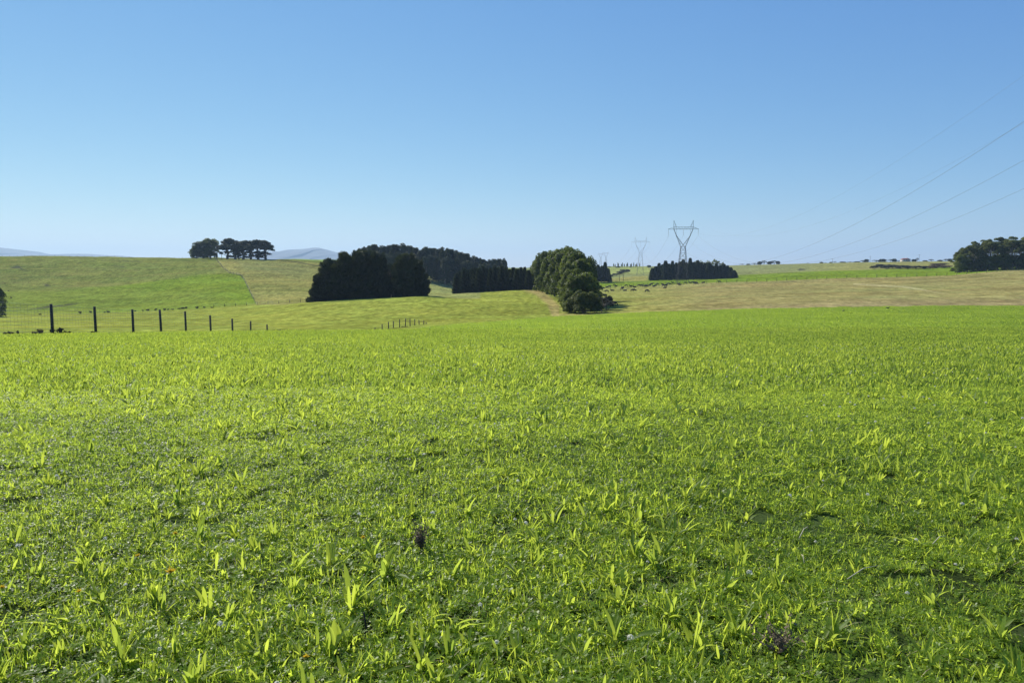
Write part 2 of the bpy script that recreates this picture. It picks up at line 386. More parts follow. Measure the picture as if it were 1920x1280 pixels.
# ownership of faces
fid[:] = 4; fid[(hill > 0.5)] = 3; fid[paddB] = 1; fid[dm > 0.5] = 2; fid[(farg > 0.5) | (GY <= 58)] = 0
fid[(PX >= 1048) & (GY > 190) & (beyond > 0.5)] = 4

def ground_mat():
    m, nt, N, L = nodes_of('pasture')
    o = N('ShaderNodeOutputMaterial'); p = N('ShaderNodeBsdfPrincipled')
    a = N('ShaderNodeAttribute'); a.attribute_name = 'pasture_colour'
    tc = N('ShaderNodeTexCoord')
    def noise(sc, det=4, stretch=None):
        n = N('ShaderNodeTexNoise'); n.inputs['Scale'].default_value = sc; n.inputs['Detail'].default_value = det
        n.inputs['Roughness'].default_value = 0.65
        if stretch:
            mp = N('ShaderNodeMapping'); mp.inputs['Scale'].default_value = stretch
            L(tc.outputs['Object'], mp.inputs[0]); L(mp.outputs[0], n.inputs['Vector'])
        else: L(tc.outputs['Object'], n.inputs['Vector'])
        return n
    def rng_(n, lo, hi):
        r = N('ShaderNodeMapRange'); r.inputs[1].default_value = 0.3; r.inputs[2].default_value = 0.7
        r.inputs[3].default_value = lo; r.inputs[4].default_value = hi; L(n.outputs[0], r.inputs[0]); return r
    n1 = noise(0.9, 6); n2 = noise(0.12, 6); n3 = noise(0.55, 5, (1, 0.28, 1))
    r1 = rng_(n1, 0.50, 1.50); r2 = rng_(n2, 0.86, 1.14); r3 = rng_(n3, 0.6, 1.4)
    m1 = N('ShaderNodeMath'); m1.operation = 'MULTIPLY'; L(r1.outputs[0], m1.inputs[0]); L(r2.outputs[0], m1.inputs[1])
    m2 = N('ShaderNodeMath'); m2.operation = 'MULTIPLY'; L(m1.outputs[0], m2.inputs[0]); L(r3.outputs[0], m2.inputs[1])
    vm = N('ShaderNodeVectorMath'); vm.operation = 'SCALE'; L(a.outputs['Color'], vm.inputs[0]); L(m2.outputs[0], vm.inputs['Scale'])
    hs = N('ShaderNodeHueSaturation'); n4 = noise(0.4, 4); r4 = rng_(n4, 0.485, 0.515); L(r4.outputs[0], hs.inputs['Hue'])
    L(vm.outputs[0], hs.inputs['Color']); L(hs.outputs[0], p.inputs['Base Color'])
    p.inputs['Roughness'].default_value = 1.0; p.inputs['Specular IOR Level'].default_value = 0.0
    bp = N('ShaderNodeBump'); bp.inputs['Strength'].default_value = 0.55; bp.inputs['Distance'].default_value = 0.25
    L(n1.outputs[0], bp.inputs['Height']); L(bp.outputs[0], p.inputs['Normal'])
    L(p.outputs[0], o.inputs[0])
    return m
M['ground'] = ground_mat()
nT, nR = GX.shape
idx = np.arange(nT * nR).reshape(nT, nR)
quad = np.stack([idx[:-1, :-1], idx[:-1, 1:], idx[1:, 1:], idx[1:, :-1]], -1)
fq = fid[:-1, :-1].copy()
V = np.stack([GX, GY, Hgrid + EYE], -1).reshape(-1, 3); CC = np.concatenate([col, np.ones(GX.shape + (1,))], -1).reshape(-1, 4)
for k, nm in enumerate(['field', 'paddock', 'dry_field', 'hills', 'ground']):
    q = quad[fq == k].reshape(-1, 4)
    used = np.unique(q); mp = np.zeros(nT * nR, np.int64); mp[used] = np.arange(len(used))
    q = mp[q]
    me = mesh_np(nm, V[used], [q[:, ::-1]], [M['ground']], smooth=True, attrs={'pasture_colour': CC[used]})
    tag(link(bpy.data.objects.new(nm, me)), kind='structure')

# ------------------------------------------------------------------ distant mountains
def mountains():
    mb = []
    Y0 = 9500.0
    prof = [(-420, 455), (-300, 452), (-120, 457), (-40, 461), (0, 463.5), (18, 467), (45, 476), (70, 478), (110, 478), (140, 475.5), (170, 476), (200, 478.2), (235, 479.5),
            (260, 484), (330, 488), (430, 488), (480, 482), (510, 474), (540, 470), (572, 467), (582, 464.5), (592, 463.3), (602, 464.5), (615, 469), (635, 475), (670, 479), (740, 487), (800, 492), (880, 500), (960, 504)]
    px = np.linspace(-420, 960, 420); py = np.interp(px, [a for a, _ in prof], [b for _, b in prof])
    py = np.convolve(np.pad(py, 3, 'edge'), np.ones(7) / 7, 'valid')
    rows = [(-3000, 0), (-2400, .18), (-1800, .42), (-1200, .66), (-600, .86), (0, 1.0), (800, .8), (2000, .35), (3500, 0)]
    V = []
    for j, (dy, f) in enumerate(rows):
        for p, y in zip(px, py):
            u, v = ray(p, y); hh = max(v * Y0 + 8, 2)
            wob = 0 if f in (0, 1.0) else 0.10 * float(vnoise(np.array(p / 9.0), np.array(j * 1.7), 81))
            V.append((u * Y0 + (0 if f == 1 else 30 * float(vnoise(np.array(p / 5.), np.array(j * 2.3), 82))), Y0 + dy, -8 + hh * (f + wob)))
    n = len(px)
    Q = [[j*n+i, j*n+i+1, (j+1)*n+i+1, (j+1)*n+i] for j in range(len(rows)-1) for i in range(n-1)]
    mt = plain_mat('haze_blue_mountain', (0.05, 0.065, 0.08), 0.95, var=0.35, scale=0.003)  # blue of the distant haze put into the slope colour
    tag(link(bpy.data.objects.new('mountains', mesh_np('mountains', V, [np.array(Q)], [mt], smooth=True))), kind='structure')
mountains()

# ------------------------------------------------------------------ trees
def leaves(P, N_, size, asp=0.5, seed=0, var=None, jitter=0.6):
    """pointed leaf sprays (rhombs) at points P, facing roughly along N_"""
    r = np.random.default_rng(seed); n = len(P)
    Nn = N_ + r.normal(0, jitter, (n, 3)); Nn /= np.linalg.norm(Nn, axis=1)[:, None]
    A = np.cross(Nn, r.normal(0, 1, (n, 3))); A /= np.linalg.norm(A, axis=1)[:, None]
    B = np.cross(Nn, A); s = size * r.uniform(0.6, 1.4, n)[:, None]
    V = np.stack([P - A * s, P + B * s * asp + Nn * s * .15, P + A * s, P - B * s * asp + Nn * s * .15], 1).reshape(-1, 3)
    Q = np.arange(4 * n).reshape(n, 4)
    if var is None: var = r.random(n)
    return V, Q, np.repeat(var, 4)

def sprays(P, D, size, wid, seed=0, var=None):
    """elongated sprays growing from P along D"""
    r = np.random.default_rng(seed); n = len(P)
    D = D / np.linalg.norm(D, axis=1)[:, None]; s = size * r.uniform(0.6, 1.4, n)[:, None]
    A = np.cross(D, r.normal(0, 1, (n, 3))); A /= np.linalg.norm(A, axis=1)[:, None]
    V = np.stack([P - D * s * .3, P + A * s * wid, P + D * s, P - A * s * wid], 1).reshape(-1, 3)
    if var is None: var = r.random(n)
    return V, np.arange(4 * n).reshape(n, 4), np.repeat(var, 4)

def lobe_points(lobes, n, seed, shell=(0.55, 1.02), up=0.25):
    r = np.random.default_rng(seed); lobes = np.array(lobes, float)
    w = (lobes[:, 3] * lobes[:, 4] + lobes[:, 3] * lobes[:, 5]); w /= w.sum()
    k = r.choice(len(lobes), n, p=w)
    d = r.normal(0, 1, (n, 3)); d /= np.linalg.norm(d, axis=1)[:, None]
    d[:, 2] = np.where(d[:, 2] < -0.3, -d[:, 2] * r.random(n), d[:, 2])
    rad = shell[0] + (shell[1] - shell[0]) * r.random(n) ** 0.45
    P = lobes[k, :3] + d * lobes[k, 3:6] * rad[:, None]
    Nn = d / lobes[k, 3:6]; Nn /= np.linalg.norm(Nn, axis=1)[:, None]; Nn[:, 2] += up
    lv = r.random(len(lobes))
    return P, Nn, np.clip(0.5 * lv[k] + 0.5 * r.random(n), 0, 1), k

class Proto: pass
def make_proto(name, mat, barkmat, V, Q, var, wood, height, width):
    p = Proto(); p.name = name; p.h = height; p.w = width
    p.crown = mesh_np('crown', V, [Q], [mat], attrs={'var': var})
    p.trunk = wood.mesh('trunk', barkmat, smooth=True) if wood is not None and wood.n else None
    return p

def trunk_wood(h, r0, limbs, seed, top=0.8, lean=0.3):
    r = random.Random(seed); w = MB()
    pts = [(0, 0, -0.4)]; n = 6
    for i in range(1, n + 1):
        t = i / n; pts.append((lean * t * r.uniform(-1, 1), lean * t * r.uniform(-1, 1), h * top * t))
    w.tube(pts, [r0 * (1.15 - 0.95 * i / n) for i in range(n + 1)], 7)
    for (z0, x1, y1, z1) in limbs:
        i = min(int(z0 / (h * top) * n), n - 1); p0 = Vector(pts[i + 1]) if z0 > 0 else Vector(pts[1])
        p0 = Vector((pts[i][0], pts[i][1], z0)); p1 = Vector((x1, y1, z1)); mid = p0.lerp(p1, 0.5) + Vector((0, 0, 0.06 * h * r.random()))
        w.tube([p0, mid, p1], [r0 * .45, r0 * .3, r0 * .1], 5)
    return w

def gum_proto(seed, h=16.0, w=9.0, n=11000, mat='gum', low=0.03, name='gum_tree', leaf=0.26):
    r = random.Random(seed); lobes = []
    for i in range(46):
        t = low + (1 - low) * ((i + r.random()) / 46) ** 0.85
        env = w / 2 * math.sin(min(math.pi, math.pi * (0.16 + 0.78 * t))) ** 0.6
        a = r.uniform(0, 2 * math.pi); q = env * r.uniform(0.45, 0.82); s = r.uniform(.7, 1.25)
        lobes.append((q * math.cos(a), q * math.sin(a), t * h * 0.90 + 0.03 * h, 1.05 * s * w / 9, 1.05 * s * w / 9, 1.75 * s * h / 16))
    for t in (0.25, 0.45, 0.65, 0.8): lobes.append((0, 0, t * h, w * .3, w * .3, h * .13))
    P, Nn, var, k = lobe_points(lobes, n, seed, (.74, 1.03)); P[:, 2] = np.maximum(P[:, 2], 0.1)
    V, Q, vv = leaves(P, Nn, leaf, 0.55, seed, var, 0.55)
    wood = trunk_wood(h, 0.32 * w / 9, [(h * .2 + i * h * .12, lobes[i * 8][0], lobes[i * 8][1], max(h * .3, lobes[i * 8][2])) for i in range(5)], seed)
    return make_proto(name, M[mat], M['palebark'], V, Q, vv, wood, h, w)

def cypress_proto(seed, h=15.0, w=13.0, n=15000):
    r = random.Random(seed); lobes = []
    for i in range(60):
        t = ((i + r.random()) / 60) ** 1.0
        env = w / 2 * (1 - 0.72 * max(0, t - 0.12) ** 1.25) * (0.86 + 0.14 * min(t / .1, 1))
        a = r.uniform(0, 2 * math.pi); q = env * r.uniform(0.55, 0.9)
        lobes.append((q * math.cos(a), q * math.sin(a), t * h * 0.9 + .4, 1.5 * (1.1 - .4 * t), 1.5 * (1.1 - .4 * t), 1.3))
    for t in (0.12, 0.3, 0.5, 0.7): lobes.append((0, 0, t * h, w * .38 * (1 - .5 * t), w * .38 * (1 - .5 * t), h * .16))
    P, Nn, var, k = lobe_points(lobes, n, seed, (0.5, 1.05)); P[:, 2] = np.maximum(P[:, 2], 0.1)
    D = P * np.array([1, 1, 0]); D /= (np.linalg.norm(D, axis=1)[:, None] + 1e-6); D = D + Nn * .6; D[:, 2] += 0.75
    V, Q, vv = sprays(P, D, 1.0, 0.24, seed, var)
    V1, Q1, v1 = leaves(P[::2] * 0.94, Nn[::2], 0.5, 0.6, seed + 1, var[::2], .7)
    kk = np.random.default_rng(seed + 5).choice(n, 900, False); D2 = D[kk] * [1, 1, .8]
    V2, Q2, v2 = sprays(P[kk], D2, 1.15, 0.22, seed + 2, var[kk])
    V1 = np.vstack([V1, V2]); Q1 = np.vstack([Q1, Q2 + len(Q1) * 4]); v1 = np.concatenate([v1, v2])
    return make_proto('cypress_tree', M['cypress'], M['bark'], np.vstack([V, V1]), np.vstack([Q, Q1 + len(V)]), np.concatenate([vv, v1]), trunk_wood(h, .5, [], seed, .85), h, w)

def pine_proto(seed, h=13.0, w=5.0, n=4200, bare=0.06, mat='pine', name='conifer'):
    r = np.random.default_rng(seed); t = bare + (1 - bare) * r.random(n) ** 1.15
    a = r.uniform(0, 2 * np.pi, n); whorl = np.round(a * 2.2 + t * 60) % 7
    bumps = 0.80 + 0.20 * np.sin(a * 3 + t * 40 + seed) + 0.10 * np.sin(a * 7 - t * 23)
    env = w / 2 * np.clip((1 - t) ** 0.80 * 1.12, 0.04, 1) * (0.72 + 0.28 * np.clip((t - bare) / .15, 0, 1)) * bumps
    q = env * (0.35 + 0.65 * r.random(n) ** 0.5)
    P = np.stack([q * np.cos(a), q * np.sin(a), t * h + 0.02 * h], 1)
    D = np.stack([np.cos(a), np.sin(a), 0.25 + 1.6 * t ** 4], 1) + r.normal(0, .25, (n, 3))
    V, Q, vv = sprays(P, D, 0.85 * w / 5 + .1, 0.22, seed, np.clip(0.3 * np.sin(a * 3 + t * 40) + .35 + .4 * r.random(n), 0, 1))
    return make_proto(name, M[mat], M['bark'], V, Q, vv, trunk_wood(h, 0.22, [], seed, .93, .1), h, w)

def open_pine_proto(seed, h=15.0, w=9.0, n=6500):
    r = random.Random(seed); lobes = []; limbs = []
    for i in range(15):
        t = r.uniform(0.48, 0.93); a = r.uniform(0, 6.28); q = w / 2 * r.uniform(0.1, .75) * (1.1 - abs(t - .75))
        lobes.append((q * math.cos(a), q * math.sin(a), t * h, r.uniform(.9, 1.6), r.uniform(.9, 1.6), r.uniform(1.1, 2.1)))
    for i in range(13):
        t = r.uniform(0.10, 0.62); a = r.uniform(0, 6.28); q = w / 2 * r.uniform(0.1, .75)
        lobes.append((q * math.cos(a), q * math.sin(a), t * h, r.uniform(.5, 1.15), r.uniform(.5, 1.15), r.uniform(.6, 1.2)))
    for l in lobes: limbs.append((max(h * .08, l[2] - h * .12), l[0], l[1], l[2]))
    P, Nn, var, k = lobe_points(lobes, n, seed, (0.3, 1.1))
    V, Q, vv = leaves(P, Nn, 0.36, 0.5, seed, var, .8)
    return make_proto('pine_tree', M['cypress'], M['bark'], V, Q, vv, trunk_wood(h, 0.42, limbs, seed, .9, .9), h, w)

def umbrella_proto(seed, h=18.0, w=13.0, n=9000, name='gum_tree', mat='olive', open_=0.42, low=True):
    r = random.Random(seed); lobes = []; limbs = []
    for i in range(40):
        a = r.uniform(0, 6.28); q = (r.random() ** .5) * w / 2 * .92
        dome = math.sqrt(max(0.05, 1 - (q / (w / 2)) ** 2))
        z = h * (open_ + (1 - open_) * dome * r.uniform(.62, .95))
        lobes.append((q * math.cos(a), q * math.sin(a), z, r.uniform(1.0, 1.7) * w / 13, r.uniform(1.0, 1.7) * w / 13, r.uniform(.8, 1.2) * h / 18))
        if i % 2 == 0: limbs.append((h * r.uniform(.12, .45), q * math.cos(a), q * math.sin(a), z))
    if low:
        for i in range(12):
            a = r.uniform(0, 6.28); q = w / 2 * r.uniform(.4, .9)
            lobes.append((q * math.cos(a), q * math.sin(a), h * r.uniform(.1, .32), 1.3 * w / 13, 1.3 * w / 13, h * .08))
    P, Nn, var, k = lobe_points(lobes, n, seed, (0.35, 1.05), .5)
    V, Q, vv = leaves(P, Nn, 0.26 * (w / 13) ** .5 + .03, 0.5, seed, var, .55)
    return make_proto(name, M[mat], M['palebark'], V, Q, vv, trunk_wood(h, 0.34 * w / 13, limbs, seed, .7, .8), h, w)

def shrub_proto(seed, h=2.0, w=3.5, n=1600, mat='scrub', name='shrub', leaf=0.16):
    r = random.Random(seed); lobes = []
    for i in range(12):
        a = r.uniform(0, 6.28); q = w / 2 * r.random() * .75
        lobes.append((q * math.cos(a), q * math.sin(a), h * r.uniform(.25, .72), w * .16, w * .16, h * .25))
    P, Nn, var, k = lobe_points(lobes, n, seed, (0.3, 1.1)); P[:, 2] = np.maximum(P[:, 2], 0.02)
    V, Q, vv = leaves(P, Nn, leaf, 0.45, seed, var, .8)
    w_ = MB()
    for i in range(6): w_.tube([(0, 0, -.1), (lobes[i][0] * .6, lobes[i][1] * .6, lobes[i][2] * .5), lobes[i][:3]], [.05, .035, .015], 4)
    p = make_proto(name, M[mat], M['bark'], V, Q, vv, w_, h, w); return p

def dome_proto(seed, h=5.6, w=8.6, n=14000):
    r = random.Random(seed); lobes = []
    for i in range(64):
        a = r.uniform(0, 6.28); e = math.asin(r.uniform(0.02, .98)); q = r.uniform(.74, .9)
        lobes.append((w / 2 * q * math.cos(a) * math.cos(e) ** .7, w / 2 * q * math.sin(a) * math.cos(e) ** .7, h * (.08 + .80 * q * math.sin(e)), .75, .75, .6))
    lobes += [(0, 0, h * .35, w * .36, w * .36, h * .4)]
    P, Nn, var, k = lobe_points(lobes, n, seed, (0.8, 1.06), .3); P[:, 2] = np.maximum(P[:, 2], .03)
    V, Q, vv = leaves(P, Nn, .17, .5, seed, var, .4); limbs = [(.3, l[0] * .8, l[1] * .8, l[2]) for l in lobes[:22]]
    return make_proto('gum_tree', M['olive'], M['palebark'], V, Q, vv, trunk_wood(h, .2, limbs, seed, .6, .4), h, w)
PR = {
 'gum': [gum_proto(11), gum_proto(12), gum_proto(13)],
 'gumlow': [gum_proto(21, 9.5, 10, 9000, 'gum', 0.0, leaf=.24)],
 'cyp': [cypress_proto(31), cypress_proto(32), cypress_proto(33, 15, 11)],
 'pine': [pine_proto(41), pine_proto(42, w=4.2), pine_proto(43, w=5.8)],
 'wood': [gum_proto(51, 18, 9, 5200, 'pine', 0.05, 'wood_tree', .42), gum_proto(52, 18, 8, 5200, 'pine', 0.05, 'wood_tree', .42), pine_proto(53, 18, 7.5, 5200, .05, 'pine', 'wood_tree')],
 'openpine': [open_pine_proto(61), open_pine_proto(62), open_pine_proto(63)],
 'umb': [umbrella_proto(71, n=13000, open_=.32), umbrella_proto(72, n=13000, open_=.34), umbrella_proto(73, n=13000, open_=.3)],
 'bush': [dome_proto(81), dome_proto(82)],
 'sparse': [umbrella_proto(82, 5, 6, 900, 'shrub', 'scrub', .3, False)],
 'bare': [umbrella_proto(83, 14, 10, 2200, 'gum_tree', 'olive', .5, False)],
 'shrub': [shrub_proto(91), shrub_proto(92)],
 'rust': [shrub_proto(93, 1.4, 3.5, 1400, 'rust')],
 'sky': [umbrella_proto(95, 7, 9, 1500, 'skyline_tree', 'cypress', .25, False), gum_proto(96, 7, 6, 1500, 'cypress', 0, 'skyline_tree', .4)],
 'poplar': [pine_proto(97, 9, 2.4, 900, .25, 'olive', 'poplar_tree')],
 'weed': [shrub_proto(98, .35, .45, 320, 'scrub', 'weed_clump', .035), shrub_proto(99, .3, .5, 320, 'rust', 'weed_clump', .03)],
}
EXT = {}
for k_, lst in PR.items():
    for p_ in lst:
        n_ = len(p_.crown.vertices); co = np.empty(n_ * 3, np.float32); p_.crown.vertices.foreach_get('co', co); co = co.reshape(-1, 3)
        p_.h = float(np.percentile(co[:, 2], 99.8)); p_.w = float(np.percentile(co[:, 0], 99.3) - np.percentile(co[:, 0], .7))
tree_i = 0
def plant_tree(kind, base, height, width, label, cat, group=None, name=None, rz=None, lean=0.0):
    global tree_i
    tree_i += 1
    p = PR[kind][tree_i % len(PR[kind])]
    rz = random.uniform(0, 6.28) if rz is None else rz
    t = thing(name or p.name, base, rz, (width / p.w, width / p.w, height / p.h))
    if lean: t.rotation_euler = (0, lean, rz)
    tag(t, label, cat, group)
    link(bpy.data.objects.new('crown', p.crown), t)
    if p.trunk is not None: link(bpy.data.objects.new('trunk' if 'shrub' not in p.name and 'weed' not in p.name else 'stem', p.trunk), t)
    return t
def tree_px(kind, px, Z, ytop, wpx, label, cat='tree', group=None, name=None, ybase=None, sink=0.15, **kw):
    b = at(px, Z) if ybase is None else hit(px, ybase, 100)
    Z = b.y; h = max(top_z(px, ytop, Z) - b.z, 0.3); b.z -= sink
    return plant_tree(kind, b, h + sink, wpx / F * Z, label, cat, group, name, **kw)
ORD = ['', 'first', 'second', 'third', 'fourth', 'fifth', 'sixth', 'seventh', 'eighth', 'ninth', 'tenth', 'eleventh', 'twelfth', 'thirteenth', 'fourteenth', 'fifteenth', 'sixteenth', 'seventeenth', 'eighteenth', 'nineteenth', 'twentieth'] + ['twenty-' + s for s in ('first', 'second', 'third', 'fourth', 'fifth', 'sixth', 'seventh', 'eighth', 'ninth')] + ['thirtieth'] + ['thirty-' + s for s in ('first', 'second', 'third', 'fourth', 'fifth', 'sixth', 'seventh', 'eighth', 'ninth')] + ['fortieth'] + ['forty-' + s for s in ('first', 'second', 'third', 'fourth', 'fifth', 'sixth', 'seventh', 'eighth', 'ninth')]

# hilltop: one dense round tree and a line of open pines
tree_px('gum', 397, 640, 447, 34, 'tallest and roundest of the dark dense trees left of the hilltop pines', 'tree', 'dense dark trees on the left hilltop')
tree_px('gum', 384, 640, 452, 34, 'middle dark dense tree of the tight clump on the left hilltop', 'tree', 'dense dark trees on the left hilltop')
tree_px('gumlow', 371, 640, 464, 27, 'lowest dark dense tree, at the left end of the hilltop clump', 'tree', 'dense dark trees on the left hilltop')
hp = [(428, 450, 28), (443, 447, 30), (458, 451, 27), (472, 451, 27), (486, 451, 28), (500, 450, 28), (450, 461, 14)]
for i, (x, y, w) in enumerate(sorted(hp)):
    tree_px('openpine', x, 632, y, w * 1.3, f'{ORD[i+1]} from the left of the open pines in silhouette on the hilltop', 'pine', 'open pines on the left hilltop')

# big dark conifer clump in the middle
for (x, Z, y, w, lab) in [
    (602, 246, 516, 46, 'low dark conifer sloping to the ground at the left end of the big clump'),
    (628, 250, 488, 72, 'dark conifer second from the left in the big clump, rising from the low end'),
    (662, 254, 473, 84, 'tallest broad dark conifer in the left half of the big clump'),
    (694, 258, 472, 60, 'broad dark conifer left of the gap in the big clump'),
    (711, 256, 475, 44, 'narrower dark conifer beside the pale gap in the big clump'),
    (762, 256, 478, 64, 'dark rounded conifer just right of the gap in the big clump'),
    (735, 268, 497, 40, 'lower dark conifer set back in the gap of the big clump'),
    (781, 258, 489, 44, 'dark ragged conifer at the right end of the big clump')]:
    tree_px('cyp', x, Z, y, w, lab, 'conifer', 'big dark conifer clump below the hill', sink=1.0)
tree_px('sparse', 733, 262, 505, 34, 'thin grey half-bare tree in the gap of the big conifer clump', 'tree', name='bare_tree')

# far wood behind
wood = [(668, 470, 20), (680, 466, 22), (690, 461, 26), (703, 458, 26), (716, 461, 24), (728, 460, 26), (741, 458, 26), (754, 457, 28), (768, 461, 24), (780, 464, 24),
        (791, 466, 22), (802, 463, 22), (814, 465, 24), (825, 464, 24), (836, 466, 24), (847, 467, 22), (857, 470, 22), (866, 473, 22), (876, 475, 22), (886, 480, 22), (896, 482, 20),
        (906, 486, 20), (916, 487, 18), (926, 486, 20), (936, 485, 18), (945, 485, 14)]
for i, (x, y, w) in enumerate(wood):
    Z = 560 + 25 * math.sin(i * 1.7)
    tree_px('wood', x, Z, y, w * 1.15, f'{ORD[i+1]} tree from the left along the skyline of the far wood on the hill', 'tree', 'far wood on the hill behind the big conifer clump')
for i in range(24):
    x = 672 + i * 11.6; y = np.interp(x, [670, 700, 760, 800, 860, 900, 945], [484, 478, 474, 480, 486, 494, 498])
    tree_px('wood', x, 532 + 8 * math.sin(i * 2.1), float(y) + 2 * math.sin(i * 3), 22, f'{ORD[i+1]} lower tree from the left along the front edge of the far wood', 'tree', 'front edge of the far wood on the hill')

# conifer belt behind the yellow-green paddock
bx = np.linspace(856, 998, 21)
for i, x in enumerate(bx):
    y = np.interp(x, [856, 870, 885, 900, 930, 960, 1000], [514, 507, 503, 503, 502, 503, 505]) + 2.0 * math.sin(i * 2.4)
    tree_px('pine', float(x), 338 + 5 * math.sin(i * 1.9), float(y) - 1.5 + 1.6 * math.sin(i * 5.1), 16 + 3 * math.sin(i * 1.3), f'{ORD[i+1]} slender conifer from the left in the belt behind the yellow-green paddock', 'conifer', 'conifer belt behind the yellow-green paddock', sink=1.2)

# the row of gum trees in the middle
row = [(1010, 338, 482, 34), (1018, 322, 475, 38), (1029, 300, 471, 40), (1040, 282, 469, 42), (1051, 266, 466, 46), (1060, 250, 463, 52), (1072, 236, 466, 52),
       (1084, 224, 473, 54), (1093, 214, 486, 52), (1070, 212, 492, 46), (1074, 198, 504, 44), (1074, 188, 520, 38)]
row.sort(key=lambda q: -q[1])
for i, (x, Z, y, w) in enumerate(row):
    tree_px('gum', x, Z, y, w, f'{ORD[i+1]} tall leafy gum counting from the far end of the tree row', 'gum tree', 'row of tall gum trees running away from the green field')
tree_px('gum', 1097, 262, 479, 46, 'tall gum at the back right of the row, below the far pylons', 'gum tree', 'row of tall gum trees running away from the green field')
tree_px('gumlow', 1092, 194, 511, 72, 'medium round dark green gum standing in front of the tall row', 'gum tree')
tree_px('gum', 1067, 180, 545, 26, 'small narrow gum at the near left foot of the tree row', 'gum tree')
tree_px('gumlow', 1060, 208, 540, 24, 'low leafy gum growing at the foot of the row beside the dried strip', 'gum tree')
tree_px('bush', 1094, 174, 545, 68, 'nearest low olive domed gum at the edge of the green field', 'gum tree')
tree_px('bush', 1078, 176, 556, 34, 'small olive gum bush pressed against the left of the nearest domed gum', 'gum tree')
tree_px('sparse', 1128, 177, 556, 44, 'sparse grey-green half-bare shrub leaning out right of the domed gum', 'shrub')
tree_px('shrub', 1138, 190, 554, 24, 'small grey shrub at the tip of the tree row beside the cattle', 'shrub')

# conifers right of the row
for i, (x, y, w) in enumerate([(1113, 500, 14), (1121, 496, 13), (1128, 498, 12), (1134, 491, 13), (1140, 503, 11), (1143, 515, 9)]):
    tree_px('pine', x, 600, y, w, f'{ORD[i+1]} from the left of the dark conifers just right of the gum row', 'conifer', 'dark conifers between the gum row and the pylons')
# belt behind the big pylon
bx = [(1223, 504), (1229, 500), (1235, 497), (1241, 495), (1247, 493), (1253, 494), (1260, 492), (1267, 494), (1274, 491), (1280, 490), (1286, 491), (1293, 488), (1300, 491), (1307, 491), (1314, 493), (1321, 494),
      (1328, 496), (1335, 497), (1342, 497), (1349, 497), (1356, 498), (1363, 499), (1369, 502), (1375, 510)]
for i, (x, y) in enumerate(bx):
    tree_px('pine', x, 625 + 5 * math.sin(i), y - 2 + 2.6 * math.sin(i * 2.7), 13.5 + 2 * math.sin(i * 1.7), f'{ORD[i+1]} conifer from the left in the dark belt behind the big pylon', 'conifer', 'dark conifer belt behind the big pylon', sink=.8)
for i, (x, y, w) in enumerate([(1302, 489, 12), (1314, 488, 14), (1327, 488, 15), (1341, 485.5, 17), (1353, 491, 10)]):
    tree_px('bare', x, 700, y, w, f'{ORD[i+1]} from the left of the pale open gums peeping over the pylon belt', 'gum tree', 'pale gums behind the pylon belt')
# skyline line of thin poplars, scrub below it
for i in range(15):
    x = 1150 + i * 3.4 + 1.1 * math.sin(i * 3.7); tree_px('poplar', x, 1200, 493.5 + 1.6 * math.sin(i * 2.2), 2.2, f'{ORD[i+1]} poplar from the left in the thin row on the far skyline', 'poplar', 'thin poplar row on the far skyline')
for i, (x, Z, y, w) in enumerate([(1145, 519, 2.5, 12), (1154, 517, 3.0, 14), (1162, 514.5, 4.0, 15), (1170, 512, 4.6, 14), (1177, 510.5, 3.8, 10)]):
    b_ = hit(x, Z, 400); plant_tree('shrub', b_, y, w / F * b_.y, f'{ORD[i+1]} from the left of the grey scrub bushes on the slope below the poplars', 'shrub', 'grey scrub below the poplar row', name='gorse_bush')
for i, (x, y, w) in enumerate([(1142, 499, 8), (1158, 499.5, 10), (1182, 499.5, 10), (1216, 497, 9)]):
    tree_px('sky', x, 1180, y, w, f'{ORD[i+1]} from the left of the low dark hedge trees beneath the thin poplar row', 'tree', 'hedge trees on the far skyline')
sk = [(1390, 494.5, 8), (1402, 494.5, 8), (1413, 493.5, 10), (1423, 490, 9), (1431, 488.5, 9), (1442, 490, 10), (1450, 488.5, 12), (1457, 489.5, 8), (1512, 493, 7), (1538, 491, 7), (1546, 492, 5), (1556, 491, 5), (1563, 490, 7),
      (1578, 490.5, 12), (1592, 490.5, 12), (1605, 490, 10), (1616, 488, 12), (1622, 486, 9), (1640, 487.5, 14), (1652, 485.5, 14), (1668, 486, 9), (1674, 485, 9), (1682, 488, 10), (1711, 486, 9), (1717, 483.5, 5),
      (1732, 488, 8), (1743, 486, 9), (1760, 487, 9), (1771, 485.5, 10), (1778, 485, 8)]
for i, (x, y, w) in enumerate(sk):
    tree_px('sky', x, 1190, y, w * 1.15, f'{ORD[i+1]} small dark tree from the left on the right-hand skyline', 'tree', 'small trees on the right-hand skyline')
for i, (x, y, h, w) in enumerate([(1639, 505, 3.0, 18), (1652, 503, 3.6, 20), (1663, 505, 3.2, 20), (1676, 504, 3.4, 22), (1690, 505, 3.2, 22), (1704, 505, 2.8, 20), (1718, 505, 2.6, 22), (1731, 505, 2, 16)]):
    b = hit(x, y - 1, 300); plant_tree('shrub', b, h, w / F * b.y, f'{ORD[i+1]} from the left of the dark grey gorse bushes on the right-hand slope', 'gorse bush', 'dark gorse patch on the right-hand slope', name='gorse_bush')
for i, (x, y, w) in enumerate([(1744, 503, 20), (1757, 501, 22), (1770, 502, 20), (1752, 497.5, 18), (1767, 497, 18)]):
    b = hit(x, y, 300); plant_tree('rust', b, 2.0, w / F * b.y, f'{["lower left", "lower middle", "lower right", "upper left", "upper right"][i]} one of the rusty brown bushes beside the right-hand trees', 'bush', 'rusty bushes beside the right-hand trees', name='rusty_bush')
